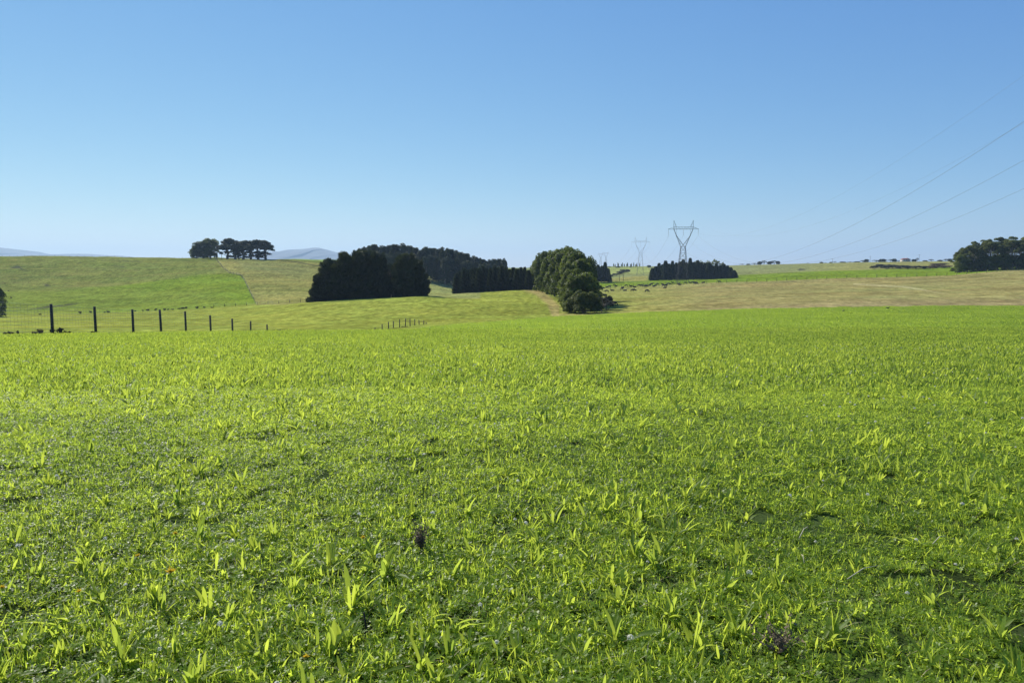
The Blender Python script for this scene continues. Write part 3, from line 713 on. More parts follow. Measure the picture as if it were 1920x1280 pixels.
# right-hand stand
st = [(1797, 478, 30), (1806, 464, 34), (1817, 457, 38), (1830, 453, 40), (1843, 450, 40), (1856, 449, 42), (1868, 446, 44), (1882, 444, 46), (1896, 445, 46), (1909, 444, 46), (1924, 445, 48), (1942, 446, 50), (1962, 448, 50)]
for i, (x, y, w) in enumerate(st):
    tree_px('umb', x, 486 + 7 * math.sin(i * 2.2), y, w, f'{ORD[i+1]} from the left of the domed gums in the stand at the right edge', 'gum tree', 'stand of gums at the right edge')
for i, x in enumerate(range(1800, 1960, 13)):
    tree_px('gumlow', x, 478 + 3 * math.sin(i), 477 + 3.0 * math.sin(i * 1.9), 25, f'{ORD[i+1]} from the left of the low dark trees under the right-hand gums', 'tree', 'low dark trees in front of the right-hand stand', name='low_tree')
# left edge
tree_px('gumlow', -7, 262, 537, 30, 'dark leafy tree cut off by the left edge of the picture', 'tree')
hs = [(75, 590, 5), (150, 587, 6), (170, 586, 5), (203, 585, 6), (196, 585.5, 4), (253, 583, 5), (268, 582.5, 4), (277, 582, 6), (292, 581.5, 5), (308, 581, 6), (315, 580.5, 4), (323, 580, 6), (336, 579, 7), (342, 578.5, 7), (349, 578, 5), (369, 577.5, 6), (383, 576.5, 5), (398, 576.5, 6), (16, 545, 3), (21, 558, 3)]
for i, (x, y, w) in enumerate(hs):
    b = hit(x, y + 1, 150); plant_tree('shrub', b, 0.75 + .25 * math.sin(i), w / F * b.y, f'{ORD[i+1]} from the left of the tiny dark bushes along the foot of the left hill', 'bush', 'tiny dark bushes along the foot of the left hill', name='low_bush')

# ------------------------------------------------------------------ fences
def post_mesh(h, r, seed):
    m = MB(); q = random.Random(seed); n = 8
    m.tube([(0, 0, -0.5), (q.uniform(-.01, .01), 0, h * .5), (q.uniform(-.02, .02), q.uniform(-.02, .02), h)], [r * 1.05, r, r * .94], n)
    return m.mesh('post', M['post'], True)
posts = [post_mesh(1.95, 0.085, k) for k in range(4)]
def fence(name, label, pts, h, group=None, thick=1.0, wires=(0.2, 0.5, 0.8, 1.0), wr=0.004, net=None, cat='fence'):
    root = thing(name, pts[0]); tag(root, label, cat, group); o0 = Vector(pts[0])
    for i, p in enumerate(pts):
        hh = h * random.uniform(.96, 1.04)
        o = bpy.data.objects.new('post', posts[i % 4]); o.location = Vector(p) - o0
        o.scale = (thick, thick, hh / 1.95); o.rotation_euler = (random.uniform(-.03, .03), random.uniform(-.03, .03), random.uniform(0, 6)); link(o, root)
    w = MB()
    for f in wires:
        w.tube([Vector(p) - o0 + Vector((0.06, 0, h * f * .97)) for p in pts], wr, 4, False)
    w.build('wire', M['wire'], root)
    if net:
        w = MB()
        for i in range(len(pts) - 1):
            a = Vector(pts[i]) - o0; b = Vector(pts[i+1]) - o0; L_ = (b - a).length; k = max(int(L_ / net), 1)
            for j in range(k):
                p = a.lerp(b, (j + .5) / k); w.tube([p + Vector((.06, 0, .02)), p + Vector((.06, 0, h * .96))], wr * .8, 3, False)
        w.build('netting', M['wire'], root)
    return root
# deer fence dropping away on the left: post heads from the photograph
hd = [(95, 570), (177, 574.5), (248, 579.5), (300, 581), (347, 585), (394, 590), (435, 596), (469, 601), (501, 609), (524, 616.5)]
pts = []
for i, (x, y) in enumerate(hd):
    Z = 43.5 + 4.75 * i; u, v = ray(x, y); z = EYE + v * Z - 1.95
    pts.append((u * Z, Z, z))
d0 = Vector(pts[0]) - Vector(pts[1])
pre = Vector(pts[0]) + d0 * 1.15; pre.z = ground(pre.x, pre.y) - 0.0
pre2 = pre + d0 * 1.1; pre2.z = ground(pre2.x, pre2.y)
fence('deer_fence', 'tall netting fence with round wooden posts dropping over the crest at left', [tuple(pre2), tuple(pre)] + pts, 1.95, wires=(.05, .15, .25, .35, .45, .55, .65, .75, .85, .98), wr=.0042, net=.3)
hd = [(703, 615), (716.5, 608), (728, 603), (737.5, 601), (749, 598), (759.7, 597.5), (769, 597), (777.5, 597.5), (786, 599), (794, 601), (799.5, 604), (805, 608)]
pts = []
for i, (x, y) in enumerate(hd):
    Z = 104 + 2.9 * i; u, v = ray(x, y); pts.append((u * Z, Z, EYE + v * Z - 1.95))
fence('deer_fence', 'short run of dark posts standing in the hollow left of centre', pts, 1.95, thick=.9, wr=.004, net=.6)
for i, (x, w_) in enumerate([(759, 9), (767, 6), (777, 8), (787, 5)]):
    Z = 118 + i * 2.5; u, v = ray(x, 617.5); b = Vector((u * Z, Z, EYE + v * Z - .2))
    plant_tree('rust', b, .75 - .12 * i, w_ / F * Z, f'{ORD[i+1]} from the left of the brown bushes at the fence in the hollow', 'bush', 'brown bushes by the fence in the hollow', name='brown_bush')
pts = [tuple(hit(x, np.interp(x, [398, 480, 580], [576, 571.5, 565.2]), 150)) for x in np.arange(401, 585, 20.3)]
fence('post_fence', 'low wire fence crossing the foot of the left hill toward the conifer clump', pts, 1.35, thick=1.1)
pts = []
for i in range(len(FENCE_HILL) - 1):
    (x0, y0), (x1, y1) = FENCE_HILL[i], FENCE_HILL[i+1]
    for k in range(3): pts.append(tuple(hit(x0 + (x1 - x0) * k / 3, y0 + (y1 - y0) * k / 3 + (.6 if i == 0 else 0), 250)))
fence('post_fence', 'fence climbing the left hill between the green and tan pastures', pts, 1.2, thick=1.1, wr=.006)
for (x, y) in [(408, 476), (418, 475)]:
    b = at(x, 628); h_ = top_z(x, y, 628) - b.z; m_ = MB(); m_.tube([(0, 0, -.3), (0, 0, h_)], [.2, .16], 6)
    o = m_.build('pole', M['post']); o.location = b
    tag(o, 'left' * (x == 408) + 'right' * (x == 418) + ' one of two short poles in the gap between hilltop trees', 'pole', 'poles in the hilltop gap')
pts = []
xs = [1112, 1124, 1136, 1144.5, 1165.5, 1187.5, 1207, 1227.5, 1248.5] + list(np.arange(1269, 1990, 18.75))
for x in xs:
    y = np.interp(x, [1100, 1180, 1280, 1340, 1440, 1540, 1600, 1700, 1780, 1850, 1920, 2600], [541.5, 538, 533, 530.5, 528, 523.5, 521, 519.5, 517, 511, 505, 500])
    pts.append(tuple(hit(float(x), float(y), 300)))
fence('post_fence', 'long post fence between the dry field and the green strip at right', pts, 1.9, thick=1.25, wr=.006)
pts = [tuple(hit(float(x), 479 + 503 * 0 + 3.5, 500)) for x in np.arange(20, 350, 12)]
pts = [tuple(at(float(x), 652)) for x in np.arange(8, 350, 14)]
fence('post_fence', 'faint fence along the bare crest of the left hill', pts, 1.1, thick=.9)

# ------------------------------------------------------------------ pylons and lines
LINE_B = 0.06
def pylon(base, scale_r, label, far=False, h0=37.0, rz=None, group='steel pylons of the power line'):
    mat = M['hazed_steel'] if far else M['steel']
    root = thing('transmission_tower', base, -LINE_B if rz is None else rz); tag(root, label, 'pylon', group)
    def bars(lst, r):
        m = MB()
        for a, b in lst: m.tube([a, b], r * scale_r, 4, False)
        return m
    def corner(z, k):                            # lattice body, splayed to the ground
        w = np.interp(z, [0, 25], [3.9, 1.45]); return (w * (1 if k in (0, 3) else -1), w * (1 if k < 2 else -1), z)
    L_ = []; levels = [0, 7, 12.5, 17, 21, 25]
    for k in range(4): L_.append((corner(-.5, k), corner(25, k)))
    body = bars(L_, .13)
    B_ = []
    for a, b in zip(levels[:-1], levels[1:]):
        for k in range(4):
            q = (k + 1) % 4; B_ += [(corner(a, k), corner(b, q)), (corner(a, q), corner(b, k)), (corner(b, k), corner(b, q))]
    for (a, b) in B_: body.tube([a, b], .055 * scale_r, 4, False)
    body.build('lattice_body', mat, root)
    zb, zt = h0, h0 + 1.35
    f_ = MB()
    for s in (-1, 1):
        for y in (-1, 1):
            f_.tube([(s * 1.45, y * 1.45, 25), (s * 6.4, y * .7, zb)], .11 * scale_r, 4, False)
            f_.tube([(0, y * 1.3, 26.4), (s * 5.0, y * .7, 33)], .09 * scale_r, 4, False)
            f_.tube([(0, y * 1.3, 26.4), (s * 1.45, y * 1.45, 25)], .08 * scale_r, 4, False)
            for k in range(5):
                t0 = .15 + k * .17; a = Vector((s * 1.45, y * 1.45, 25)).lerp(Vector((s * 6.4, y * .7, zb)), t0)
                b = Vector((0, y * 1.3, 26.4)).lerp(Vector((s * 5.0, y * .7, 33)), min(1, t0 + .1)); f_.tube([a, b], .04 * scale_r, 3, False)
        f_.tube([(s * 1.45, -1.45, 25), (s * 1.45, 1.45, 25)], .07 * scale_r, 4, False)
        f_.tube([(s * 4.7, 0, zb), (s * 4.7, 0, 33.3)], .05 * scale_r, 4, False)
    f_.build('fork', mat, root)
    c_ = MB()
    for y in (-.7, .7):
        c_.tube([(-10.1, 0, zb), (-6.4, y, zb), (6.4, y, zb), (10.1, 0, zb)], .1 * scale_r, 4, False)
        c_.tube([(-10.1, 0, zb + .1), (-6.4, y, zt), (6.4, y, zt), (10.1, 0, zb + .1)], .08 * scale_r, 4, False)
        for k in range(12):
            x = -6.4 + k * 12.8 / 12; z0, z1 = (zb, zt) if k % 2 == 0 else (zt, zb)
            c_.tube([(x, y, z0), (x + 12.8 / 12, y, z1)], .04 * scale_r, 3, False)
    for k in range(7): c_.tube([(-6.4 + k * 12.8 / 6, -.7, zb), (-6.4 + k * 12.8 / 6, .7, zb)], .04 * scale_r, 3, False)
    c_.build('crossarm', mat, root)
    for s in (-1, 1):
        p_ = MB()
        for y in (-.7, .7):
            p_.tube([(s * 6.4, y, zb), (s * 6.55, 0, zb + 6.0)], .07 * scale_r, 4, False); p_.tube([(s * 4.7, y, zt), (s * 6.55, 0, zb + 6.0)], .07 * scale_r, 4, False)
        for k in range(3):
            z = zt + k * 1.5; p_.tube([(s * 6.45, 0, z), (s * (4.9 + .5 * (k + 1)), 0, z + 1)], .035 * scale_r, 3, False)
        p_.build('earthwire_peak', mat, root)
    for s in (-1, 0, 1):
        i_ = MB(); n = 12
        i_.tube([(0, 0, 0), (0, 0, -4.3)], .05 * scale_r, 5)
        for k in range(n): i_.tube([(0, 0, -.35 - k * .3), (0, 0, -.45 - k * .3)], [.13 * scale_r, .15 * scale_r], 7)
        o = i_.build('insulator', M['glass_insulator'], root); o.location = (s * 10.0, 0, zb)
    return root
bP = at(1279, 505); bP.z -= 0.3
pylon(bP, 0.95, 'largest and nearest steel pylon standing before the dark conifer belt')
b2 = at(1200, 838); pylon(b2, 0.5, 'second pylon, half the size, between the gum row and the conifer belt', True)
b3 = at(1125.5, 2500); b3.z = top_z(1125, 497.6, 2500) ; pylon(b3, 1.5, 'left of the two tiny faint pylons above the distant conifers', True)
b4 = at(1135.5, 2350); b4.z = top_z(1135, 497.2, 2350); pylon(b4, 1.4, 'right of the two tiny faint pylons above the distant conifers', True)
Xc = lambda Z: bP.x + LINE_B * (Z - bP.y)
b0 = Vector((Xc(112), 112, ground(Xc(112), 112)))
pylon(b0, 1.0, 'near pylon just beyond the right edge of the picture', h0=37.0)
def span(A, B, zmid, name, label, group, r=0.022, far=False):
    """hanging wire from A to B, sagging to height zmid at its lowest"""
    n = 60; P = []
    za, zb_ = A.z, B.z; sa = math.sqrt(max(za - zmid, .01)); sb = math.sqrt(max(zb_ - zmid, .01)); tm = sa / (sa + sb)
    k = (za - zmid) / tm ** 2
    for i in range(n + 1):
        t = i / n; p = A.lerp(B, t); p.z = zmid + k * (t - tm) ** 2; P.append(p)
    m = MB(); m.tube([p - A for p in P], r, 5, False); o = m.build(name, M['cable']); o.location = A
    return tag(o, label, 'power line', group)
nm3 = ['left', 'middle', 'right']
for i, s in enumerate((-1, 0, 1)):
    A = bP + Vector((s * 10, 0, 32.7)); B_ = b0 + Vector((s * 11, 0, 32.7))
    span(A, B_, EYE + 1.5, 'power_cable', f'{["highest", "middle", "lowest"][i]} of the three dark cables rising to the right edge', 'cables rising to the right edge', .024)
    C_ = b2 + Vector((s * 10, 0, 32.7))
    span(A, C_, EYE + 4.0, 'power_cable', f'{nm3[i]} cable hanging between the big pylon and the second pylon', 'cables between the two nearer pylons', .035)
    D_ = b3 + Vector((s * 10, 0, 32.7))
    span(C_, D_, EYE - 2.0, 'power_cable', f'{nm3[i]} faint cable from the second pylon toward the tiny ones', 'faint far cables', .05)
for i, s in enumerate((-1, 1)):
    A = bP + Vector((s * 6.55, 0, 43)); B_ = b0 + Vector((s * 6.8, 0, 43))
    span(A, B_, EYE + 14.5, 'earth_wire', f'{["upper", "lower"][i]} of the two thin pale wires high in the right-hand sky', 'thin wires high in the right-hand sky', .012)
# small timber line pole and skyline poles
def hpole(px, Z, ytop, label, two=True):
    b = at(px, Z); h = top_z(px, ytop, Z) - b.z; root = thing('power_pole', b); tag(root, label, 'pole')
    for s in ((-1.6, 1.6) if two else (0,)):
        m = MB(); m.tube([(s, 0, -.3), (s, 0, h)], [.2, .15], 6); m.build('pole', M['post'], root)
    m = MB(); m.tube([(-2.6, 0, h * .93), (2.6, 0, h * .93)], .1, 4); m.build('crossarm', M['post'], root)
hpole(1165, 640, 513, 'small two-legged timber power pole left of the second pylon')
hpole(1720.5, 1180, 477, 'tall thin pole on the skyline right of the red-roofed house', False)
hpole(1559, 1180, 485, 'thin pole on the right-hand skyline left of the small trees', False)
hpole(1629, 1180, 480, 'thin pole among the small trees left of the red-roofed house', False)

# ------------------------------------------------------------------ house on the skyline
def house():
    b = at(1695, 1150); b.z = max(b.z, top_z(1695, 489.5, 1150)); root = thing('farmhouse', b, .15); tag(root, 'tiny farmhouse with a long red roof on the right-hand skyline', 'house')
    w, d, h = 12.5, 7.0, 2.5
    m = MB(); m.box((-w/2, -d/2, -2), (w/2, d/2, h)); m.build('wall', M['wall'], root)
    m = MB(); e = .5
    V = [(-w/2-e, -d/2-e, h), (w/2+e, -d/2-e, h), (w/2+e, d/2+e, h), (-w/2-e, d/2+e, h), (-w/2+1.8, 0, h+1.9), (w/2-1.8, 0, h+1.9)]
    m.add(V, [[0, 1, 5, 4], [2, 3, 4, 5], [0, 3, 2, 1]], [[1, 2, 5], [3, 0, 4]]); rf = m.build('roof', M['redroof'], root)
    m = MB(); m.box((2, -.4, h+1), (2.8, .4, h+2.8)); m.build('chimney', M['wall'], rf)
    for x in (-4.4, -1.2, 3.6):
        m = MB(); m.box((x-.8, -d/2-.04, .9), (x+.8, -d/2+.0, 2.0)); m.build('window', M['pane'], root)
    m = MB(); m.box((1.0, -d/2-.05, 0), (1.95, -d/2+.0, 2.05)); m.build('door', M['redroof'], root)
house()

# ------------------------------------------------------------------ cattle and birds
def skin_mesh(name, J, E, Rr, mat, sub=1):
    me = bpy.data.meshes.new(name); me.from_pydata(J, E, []); me.update()
    o = bpy.data.objects.new(name, me); S.collection.objects.link(o)
    md = o.modifiers.new('skin', 'SKIN'); o.modifiers.new('sub', 'SUBSURF').levels = sub
    for i, r in enumerate(Rr): me.skin_vertices[0].data[i].radius = r if isinstance(r, tuple) else (r, r)
    me.skin_vertices[0].data[0].use_root = True
    dg = bpy.context.evaluated_depsgraph_get(); out = bpy.data.meshes.new_from_object(o.evaluated_get(dg))
    bpy.data.objects.remove(o); out.materials.clear(); out.materials.append(mat)
    out.name = name; out.polygons.foreach_set('use_smooth', [True] * len(out.polygons)); return out
def cow_mesh(pose):
    z = 0.98 if pose != 'lying' else 0.42
    J = [(-.75, 0, z + .05), (-.3, 0, z), (.25, 0, z), (.65, 0, z + .08)]; Rr = [(.24, .30), (.33, .36), (.34, .38), (.22, .30)]
    E = [(0, 1), (1, 2), (2, 3)]
    def chain(start, pts, rs):
        k = start
        for p, r in zip(pts, rs): J.append(p); Rr.append(r); E.append((k, len(J) - 1)); k = len(J) - 1
        return k
    if pose == 'grazing': chain(3, [(.95, 0, .85), (1.2, 0, .45), (1.38, 0, .12)], [.17, .13, .07])
    elif pose == 'standing': chain(3, [(.98, 0, 1.25), (1.2, 0, 1.38), (1.48, 0, 1.22)], [.16, .14, .07])
    else: chain(3, [(.95, .08, .78), (1.12, .16, .98), (1.38, .22, .88)], [.17, .14, .07])
    hk = len(J) - 2
    chain(hk, [(J[hk][0] - .05, J[hk][1] + .2, J[hk][2] + .08)], [.04]); chain(hk, [(J[hk][0] - .05, J[hk][1] - .2, J[hk][2] + .08)], [.04])
    if pose != 'lying':
        for s in (-1, 1):
            chain(3, [(.55, s * .2, .72), (.55, s * .2, .38), (.57, s * .2, .02)], [.11, .06, .05])
            chain(0, [(-.72, s * .2, .75), (-.86, s * .2, .42), (-.76, s * .2, .02)], [.15, .06, .05])
    else:
        for s in (-1, 1):
            chain(3, [(.6, s * .3, .2), (.95, s * .34, .08), (.7, s * .36, .05)], [.1, .06, .05])
            chain(0, [(-.6, s * .38, .22), (-.25, s * .45, .1), (-.6, s * .48, .06)], [.15, .07, .05])
    chain(0, [(-.98, 0, z - .1), (-1.0, 0, z - .45 if pose != 'lying' else .1)], [.04, .05])
    return skin_mesh('cow', J, E, Rr, M['hide'])
COW = {p: cow_mesh(p) for p in ('grazing', 'standing', 'lying')}
z2 = [(345, 1190), (470, 1185), (530, 1170), (570, 1175), (440, 1220), (365, 1265), (525, 1255), (625, 1230), (655, 1145), (680, 1158), (795, 1175), (790, 1215), (835, 1230), (860, 1155), (945, 1155),
      (1005, 1170), (965, 1238), (1010, 1220), (1080, 1150), (1120, 1140), (1160, 1165), (1190, 1145), (1210, 1155), (1260, 1140), (1290, 1135), (1330, 1155), (1355, 1145), (1390, 1130), (1215, 1255)]
z3 = [(120, 1125), (130, 1160), (170, 1140), (150, 1180), (205, 1125), (245, 1115), (290, 1110), (385, 1115), (405, 1130), (500, 1110), (590, 1095), (620, 1105), (660, 1100), (690, 1095), (700, 1120), (805, 1095), (1090, 1092)]
cows = [(1080 + a / 9.14, 410 + b / 9.14) for a, b in z2] + [(1230 + a / 9.14, 410 + b / 9.14) for a, b in z3] + [(1134, 554), (1149.6, 572.6), (1120, 547)]
cows.sort()
for i, (x, y) in enumerate(cows):
    pose = ['lying', 'grazing', 'lying', 'standing', 'lying'][i % 5]
    b = hit(x, y + 1.0, 150); o = bpy.data.objects.new('cow', COW[pose]); o.location = b
    o.rotation_euler = (0, 0, random.choice([0, math.pi]) + random.uniform(-.6, .6)); k = random.uniform(1.0, 1.2); o.scale = (k, k, k); link(o)
    lab = f'{ORD[i+1]} black cow from the left in the herd by the pylon, {pose}'
    if (x, y) == (1149.6, 572.6): lab = f'lone black cow grazing below the herd, nearest the green field'; o.data = COW['grazing']
    tag(o, lab, 'cow', 'black cattle on the dry field')
def bird_mesh():
    J = [(-.10, 0, .12), (0, 0, .13), (.08, 0, .16), (.12, 0, .2), (.155, 0, .195), (-.2, 0, .09)]
    return skin_mesh('bird', J, [(0, 1), (1, 2), (2, 3), (3, 4), (0, 5)], [(.045, .05), (.06, .065), (.04, .045), (.032, .032), (.008, .008), (.02, .01)], M['feather'])
BIRD = bird_mesh(); legm = MB()
for s in (-.02, .02): legm.tube([(.0, s, 0), (.01, s, .1)], .005, 4)
LEG = legm.mesh('leg', M['feather'])
for (x, y, sc_, lab) in [(920, 617, .8, 'small dark bird on the crest of the green field left of centre'), (975.5, 615.5, 1.0, 'small dark bird on the crest below the row of gums'),
                     (1582, 584, 1.5, 'dark bird standing on the far green strip, left of the other one'), (1665, 579.5, 2.1, 'dark bird with wide body on the far green strip near the dry field')]:
    b = hit(x, y, 30); root = thing('bird', b, random.uniform(-.5, .5), (sc_,) * 3); tag(root, lab, 'bird')
    link(bpy.data.objects.new('body', BIRD), root); link(bpy.data.objects.new('leg', LEG), root)
# weeds at the crest on the left
for i, (x, y, w, h, k) in enumerate([(9, 631, 7, .22, 0), (17, 631, 8, .28, 0), (24, 631, 6, .22, 0), (34, 631, 5, .33, 0), (65, 629, 9, .25, 1), (75, 629, 10, .42, 1), (98, 630, 9, .42, 0), (113, 630, 12, .50, 0), (122, 630, 7, .28, 0), (131, 630, 7, .25, 0), (174, 629, 6, .25, 0)]):
    u, v = ray(x, y); Z = 43.6; b = Vector((u * Z, Z, ground(u * Z, Z)))
    p = PR['weed'][k]; t = thing('weed_clump', b, i, (w / F * Z / p.w, w / F * Z / p.w, h * .85 / p.h))
    link(bpy.data.objects.new('foliage', p.crown), t); link(bpy.data.objects.new('stem', p.trunk), t)
    tag(t, f'{ORD[i+1]} weed clump from the left at the crest beside the fence, {["dark", "reddish brown"][k]}', 'weed', 'weed clumps on the crest at the left')

# ------------------------------------------------------------------ the sward: grass, clover and broad-leaved herbs
M['grass'] = leaf_mat('grass_blade', (0.052, 0.090, 0.012), (0.170, 0.240, 0.030), (0.70, 0.86, 0.075), 0.62, 0.38, 0.38, inst=True)
M['herb'] = leaf_mat('herb_leaf', (0.075, 0.130, 0.020), (0.180, 0.245, 0.042), (0.72, 0.82, 0.085), 0.58, 0.5, 0.2, inst=True)
M['clover'] = leaf_mat('clover_leaf', (0.060, 0.112, 0.014), (0.210, 0.300, 0.040), (0.74, 0.90, 0.080), 0.60, 0.42, 0.28, inst=True)
M['straw'] = leaf_mat('straw', (0.30, 0.25, 0.13), (0.50, 0.43, 0.26), (0.2, 0.17, 0.08), 0.2, 0.7, 0.2, inst=True)
M['petal'] = leaf_mat('petal', (0.70, 0.64, 0.55), (0.85, 0.80, 0.72), (1.0, 0.95, 0.82), 0.6, 0.7, 0.1, inst=True)
M['yellow'] = leaf_mat('yellow_petal', (0.85, 0.55, 0.02), (0.9, 0.66, 0.04), (0.95, 0.65, 0.05), 0.5)
M['deadweed'] = plain_mat('dead_weed', (0.17, 0.125, 0.075), 0.95, var=.5, scale=20)
M['twig'] = plain_mat('dark_twig', (0.02, 0.016, 0.012), 0.9, var=.3, scale=20)
M['stalk'] = plain_mat('dry_stalk', (0.55, 0.48, 0.33), 0.8, var=.2, scale=20)

def blades(n, area, h, w, lean, seg=3, seed=0, centers=None, spread=0.0, profile=None, fold=0.0, curl=0.6):
    """n tapering blades: arrays of vertices, faces, per-blade random value"""
    r = np.random.default_rng(seed)
    hm_ = 1.0
    if centers is None:
        bx = r.uniform(-area / 2, area / 2, (n * 4, 2)); ns = vnoise(bx[:, 0] / .075 + 50, bx[:, 1] / .075 + 50, seed % 90 + 500)
        k_ = np.nonzero(r.random(n * 4) < np.clip(.38 + .75 * ns, .02, 1))[0][:n]; n = len(k_); bx = bx[k_]; hm_ = np.clip(.95 + .55 * ns[k_], .5, 1.5)
    else: bx = centers + r.normal(0, spread, (n, 2))
    H_ = h[0] + (h[1] - h[0]) * r.random(n) ** 1.3; H_ = H_ * hm_; Wd = r.uniform(w[0], w[1], n)
    az = r.uniform(0, 2 * np.pi, n); le = r.uniform(lean[0], lean[1], n)
    dirx = np.cos(az); diry = np.sin(az)
    tw = az + np.pi / 2 + r.normal(0, .5, n); sx = np.cos(tw); sy = np.sin(tw)
    if profile is None: profile = [1, .9, .6, .0] if seg == 3 else [1, .7, 0]
    k = len(profile); V = []
    for i, pw in enumerate(profile):
        t = i / (k - 1); a = le + curl * le * t
        hor = H_ * t * np.sin(a); z = H_ * t * np.cos(a)
        cx = bx[:, 0] + dirx * hor; cy = bx[:, 1] + diry * hor
        for s in (-1, 1): V.append(np.stack([cx + s * sx * Wd * pw / 2, cy + s * sy * Wd * pw / 2, z + fold * Wd * pw], 1))
        if fold: V.append(np.stack([cx, cy, z - 0 * z], 1))
    c = 3 if fold else 2
    V = np.stack(V, 1).reshape(-1, 3); base = (np.arange(n) * (k * c))[:, None, None]
    if fold: q = [[[3*i, 3*i+2, 3*i+5, 3*i+3], [3*i+2, 3*i+1, 3*i+4, 3*i+5]] for i in range(k - 1)]; q = np.array(q).reshape(-1, 4)
    else: q = np.array([[2*i, 2*i+1, 2*i+3, 2*i+2] for i in range(k - 1)])
    Q = (base + q[None]).reshape(-1, 4)
    return V, Q, np.repeat(r.random(n), k * c)

def trefoil(n, area, size, h, seed):
    r = np.random.default_rng(seed); Vs = []; Qs = []; m = 0
    c = np.concatenate([r.uniform(-area/2, area/2, (n, 2)), (h[0] + (h[1]-h[0]) * r.random(n))[:, None]], 1); a0 = r.uniform(0, 6.28, n); s = size * r.uniform(.7, 1.3, n); tilt = r.normal(0, .35, (n, 2))
    for k in range(3):
        a = a0 + k * 2.09; d = np.stack([np.cos(a), np.sin(a)], 1); e = np.stack([-np.sin(a), np.cos(a)], 1)
        loc = [(0, 0), (.55, .42), (1.0, .25), (1.0, -.25), (.55, -.42)]
        for (u, v) in loc:
            p = d * (u * s)[:, None] + e * (v * s)[:, None]; z = (p * tilt).sum(1) + (.15 * u * s)
            Vs.append(np.concatenate([c[:, :2] + p, (c[:, 2] + z)[:, None]], 1))
    V = np.stack(Vs, 1).reshape(-1, 3); base = (np.arange(n) * 15)[:, None, None]
    q = np.array([[5*k, 5*k+1, 5*k+2, 5*k+3] for k in range(3)] + [[5*k, 5*k+3, 5*k+4, 5*k] for k in range(3)])
    Q = (base + q[None][:, :3]).reshape(-1, 4); T = (base + np.array([[5*k, 5*k+3, 5*k+4] for k in range(3)])[None]).reshape(-1, 3)
    return V, Q, T, np.repeat(r.random(n), 15)

class Patch:
    def __init__(s): s.V = []; s.Q = []; s.T = []; s.mq = []; s.mt = []; s.var = []; s.n = 0
    def add(s, V, Q, var, mi, T=None):
        s.V.append(V); s.Q.append(Q + s.n); s.mq.append(np.full(len(Q), mi)); s.var.append(var)
        if T is not None: s.T.append(T + s.n); s.mt.append(np.full(len(T), mi))
        s.n += len(V)
    def build(s, name, mats):
        fs = [np.concatenate(s.Q)]; mi = [np.concatenate(s.mq)]
        if s.T: fs.append(np.concatenate(s.T)); mi.append(np.concatenate(s.mt))
        me = mesh_np(name, np.concatenate(s.V), fs, mats, np.concatenate(mi), attrs={'var': np.concatenate(s.var)})
        return bpy.data.objects.new(name, me)

HERB_PROFILE = [.22, .55, .92, 1.0, .78, .12]
def herb(seed, h=(.09, .19), w=(.014, .026), n=None, seg=5):
    r = np.random.default_rng(seed); n = n or int(r.integers(7, 13)); p = Patch()
    V, Q, v = blades(n, 0, h, w, (.08, .8), seed=seed, centers=np.zeros((n, 2)), spread=.018, profile=HERB_PROFILE if seg == 5 else [.35, 1, .7, .05], fold=.22 if seg == 5 else 0, curl=.7)
    p.add(V, Q, v, 0)
    return p
def make_collection(name, objs):
    c = bpy.data.collections.new(name)
    for o in objs: c.objects.link(o)
    return c

turf_near, turf_mid, turf_far, herbs, flowers = [], [], [], [], []
for k in range(5):
    p = Patch()
    V, Q, v = blades(1350, .5, (.017, .055), (.0026, .005), (.15, 1.3), 3, 200 + k); p.add(V, Q, v, 0)
    V, Q, v = blades(90, .5, (.03, .080), (.006, .013), (.1, .8), 3, 210 + k, profile=[.35, 1, .7, .05]); p.add(V, Q, v, 3)
    cs = np.random.default_rng(k).uniform(-.24, .24, (7, 2)); ci = np.repeat(cs, 32, 0)
    V, Q, v = blades(len(ci), 0, (.03, .075), (.003, .005), (.05, 1.0), 3, 230 + k, centers=ci, spread=.018); p.add(V, Q, v, 0)
    V, Q, T, v = trefoil(430, .5, .0115, (.010, .036), 260 + k); p.add(V, Q, v, 1, T)
    V, Q, v = blades(30, .5, (.05, .12), (.0018, .0035), (.6, 1.5), 3, 280 + k); p.add(V, Q, v, 2)
    turf_near.append(p.build('turf_patch', [M['grass'], M['clover'], M['straw'], M['herb']]))
for k in range(4):
    p = Patch()
    V, Q, v = blades(1200, 1.0, (.025, .065), (.006, .011), (.1, 1.0), 2, 300 + k); p.add(V, Q, v, 0)
    V, Q, v = blades(560, 1.0, (.045, .075), (.02, .03), (.9, 1.5), 2, 320 + k); p.add(V, Q, v, 1)
    cs = np.repeat(np.random.default_rng(k + 9).uniform(-.48, .48, (9, 2)), 8, 0)
    V, Q, v = blades(72, 1.0, (.06, .15), (.012, .024), (.05, .75), 3, 340 + k, centers=cs, spread=.022, profile=[.35, 1, .7, .05]); p.add(V, Q, v, 2)
    turf_mid.append(p.build('turf_patch', [M['grass'], M['clover'], M['herb']]))
for k in range(3):
    p = Patch()
    V, Q, v = blades(1500, 3.0, (.06, .15), (.03, .06), (.1, 1.1), 2, 400 + k); p.add(V, Q, v, 0)
    V, Q, v = blades(330, 3.0, (.09, .17), (.03, .05), (.1, .8), 2, 440 + k, profile=[.5, 1, .05]); p.add(V, Q, v, 1)
    turf_far.append(p.build('turf_patch', [M['grass'], M['herb']]))
for k in range(12): herbs.append(herb(500 + k).build('herb_plant', [M['herb']]))
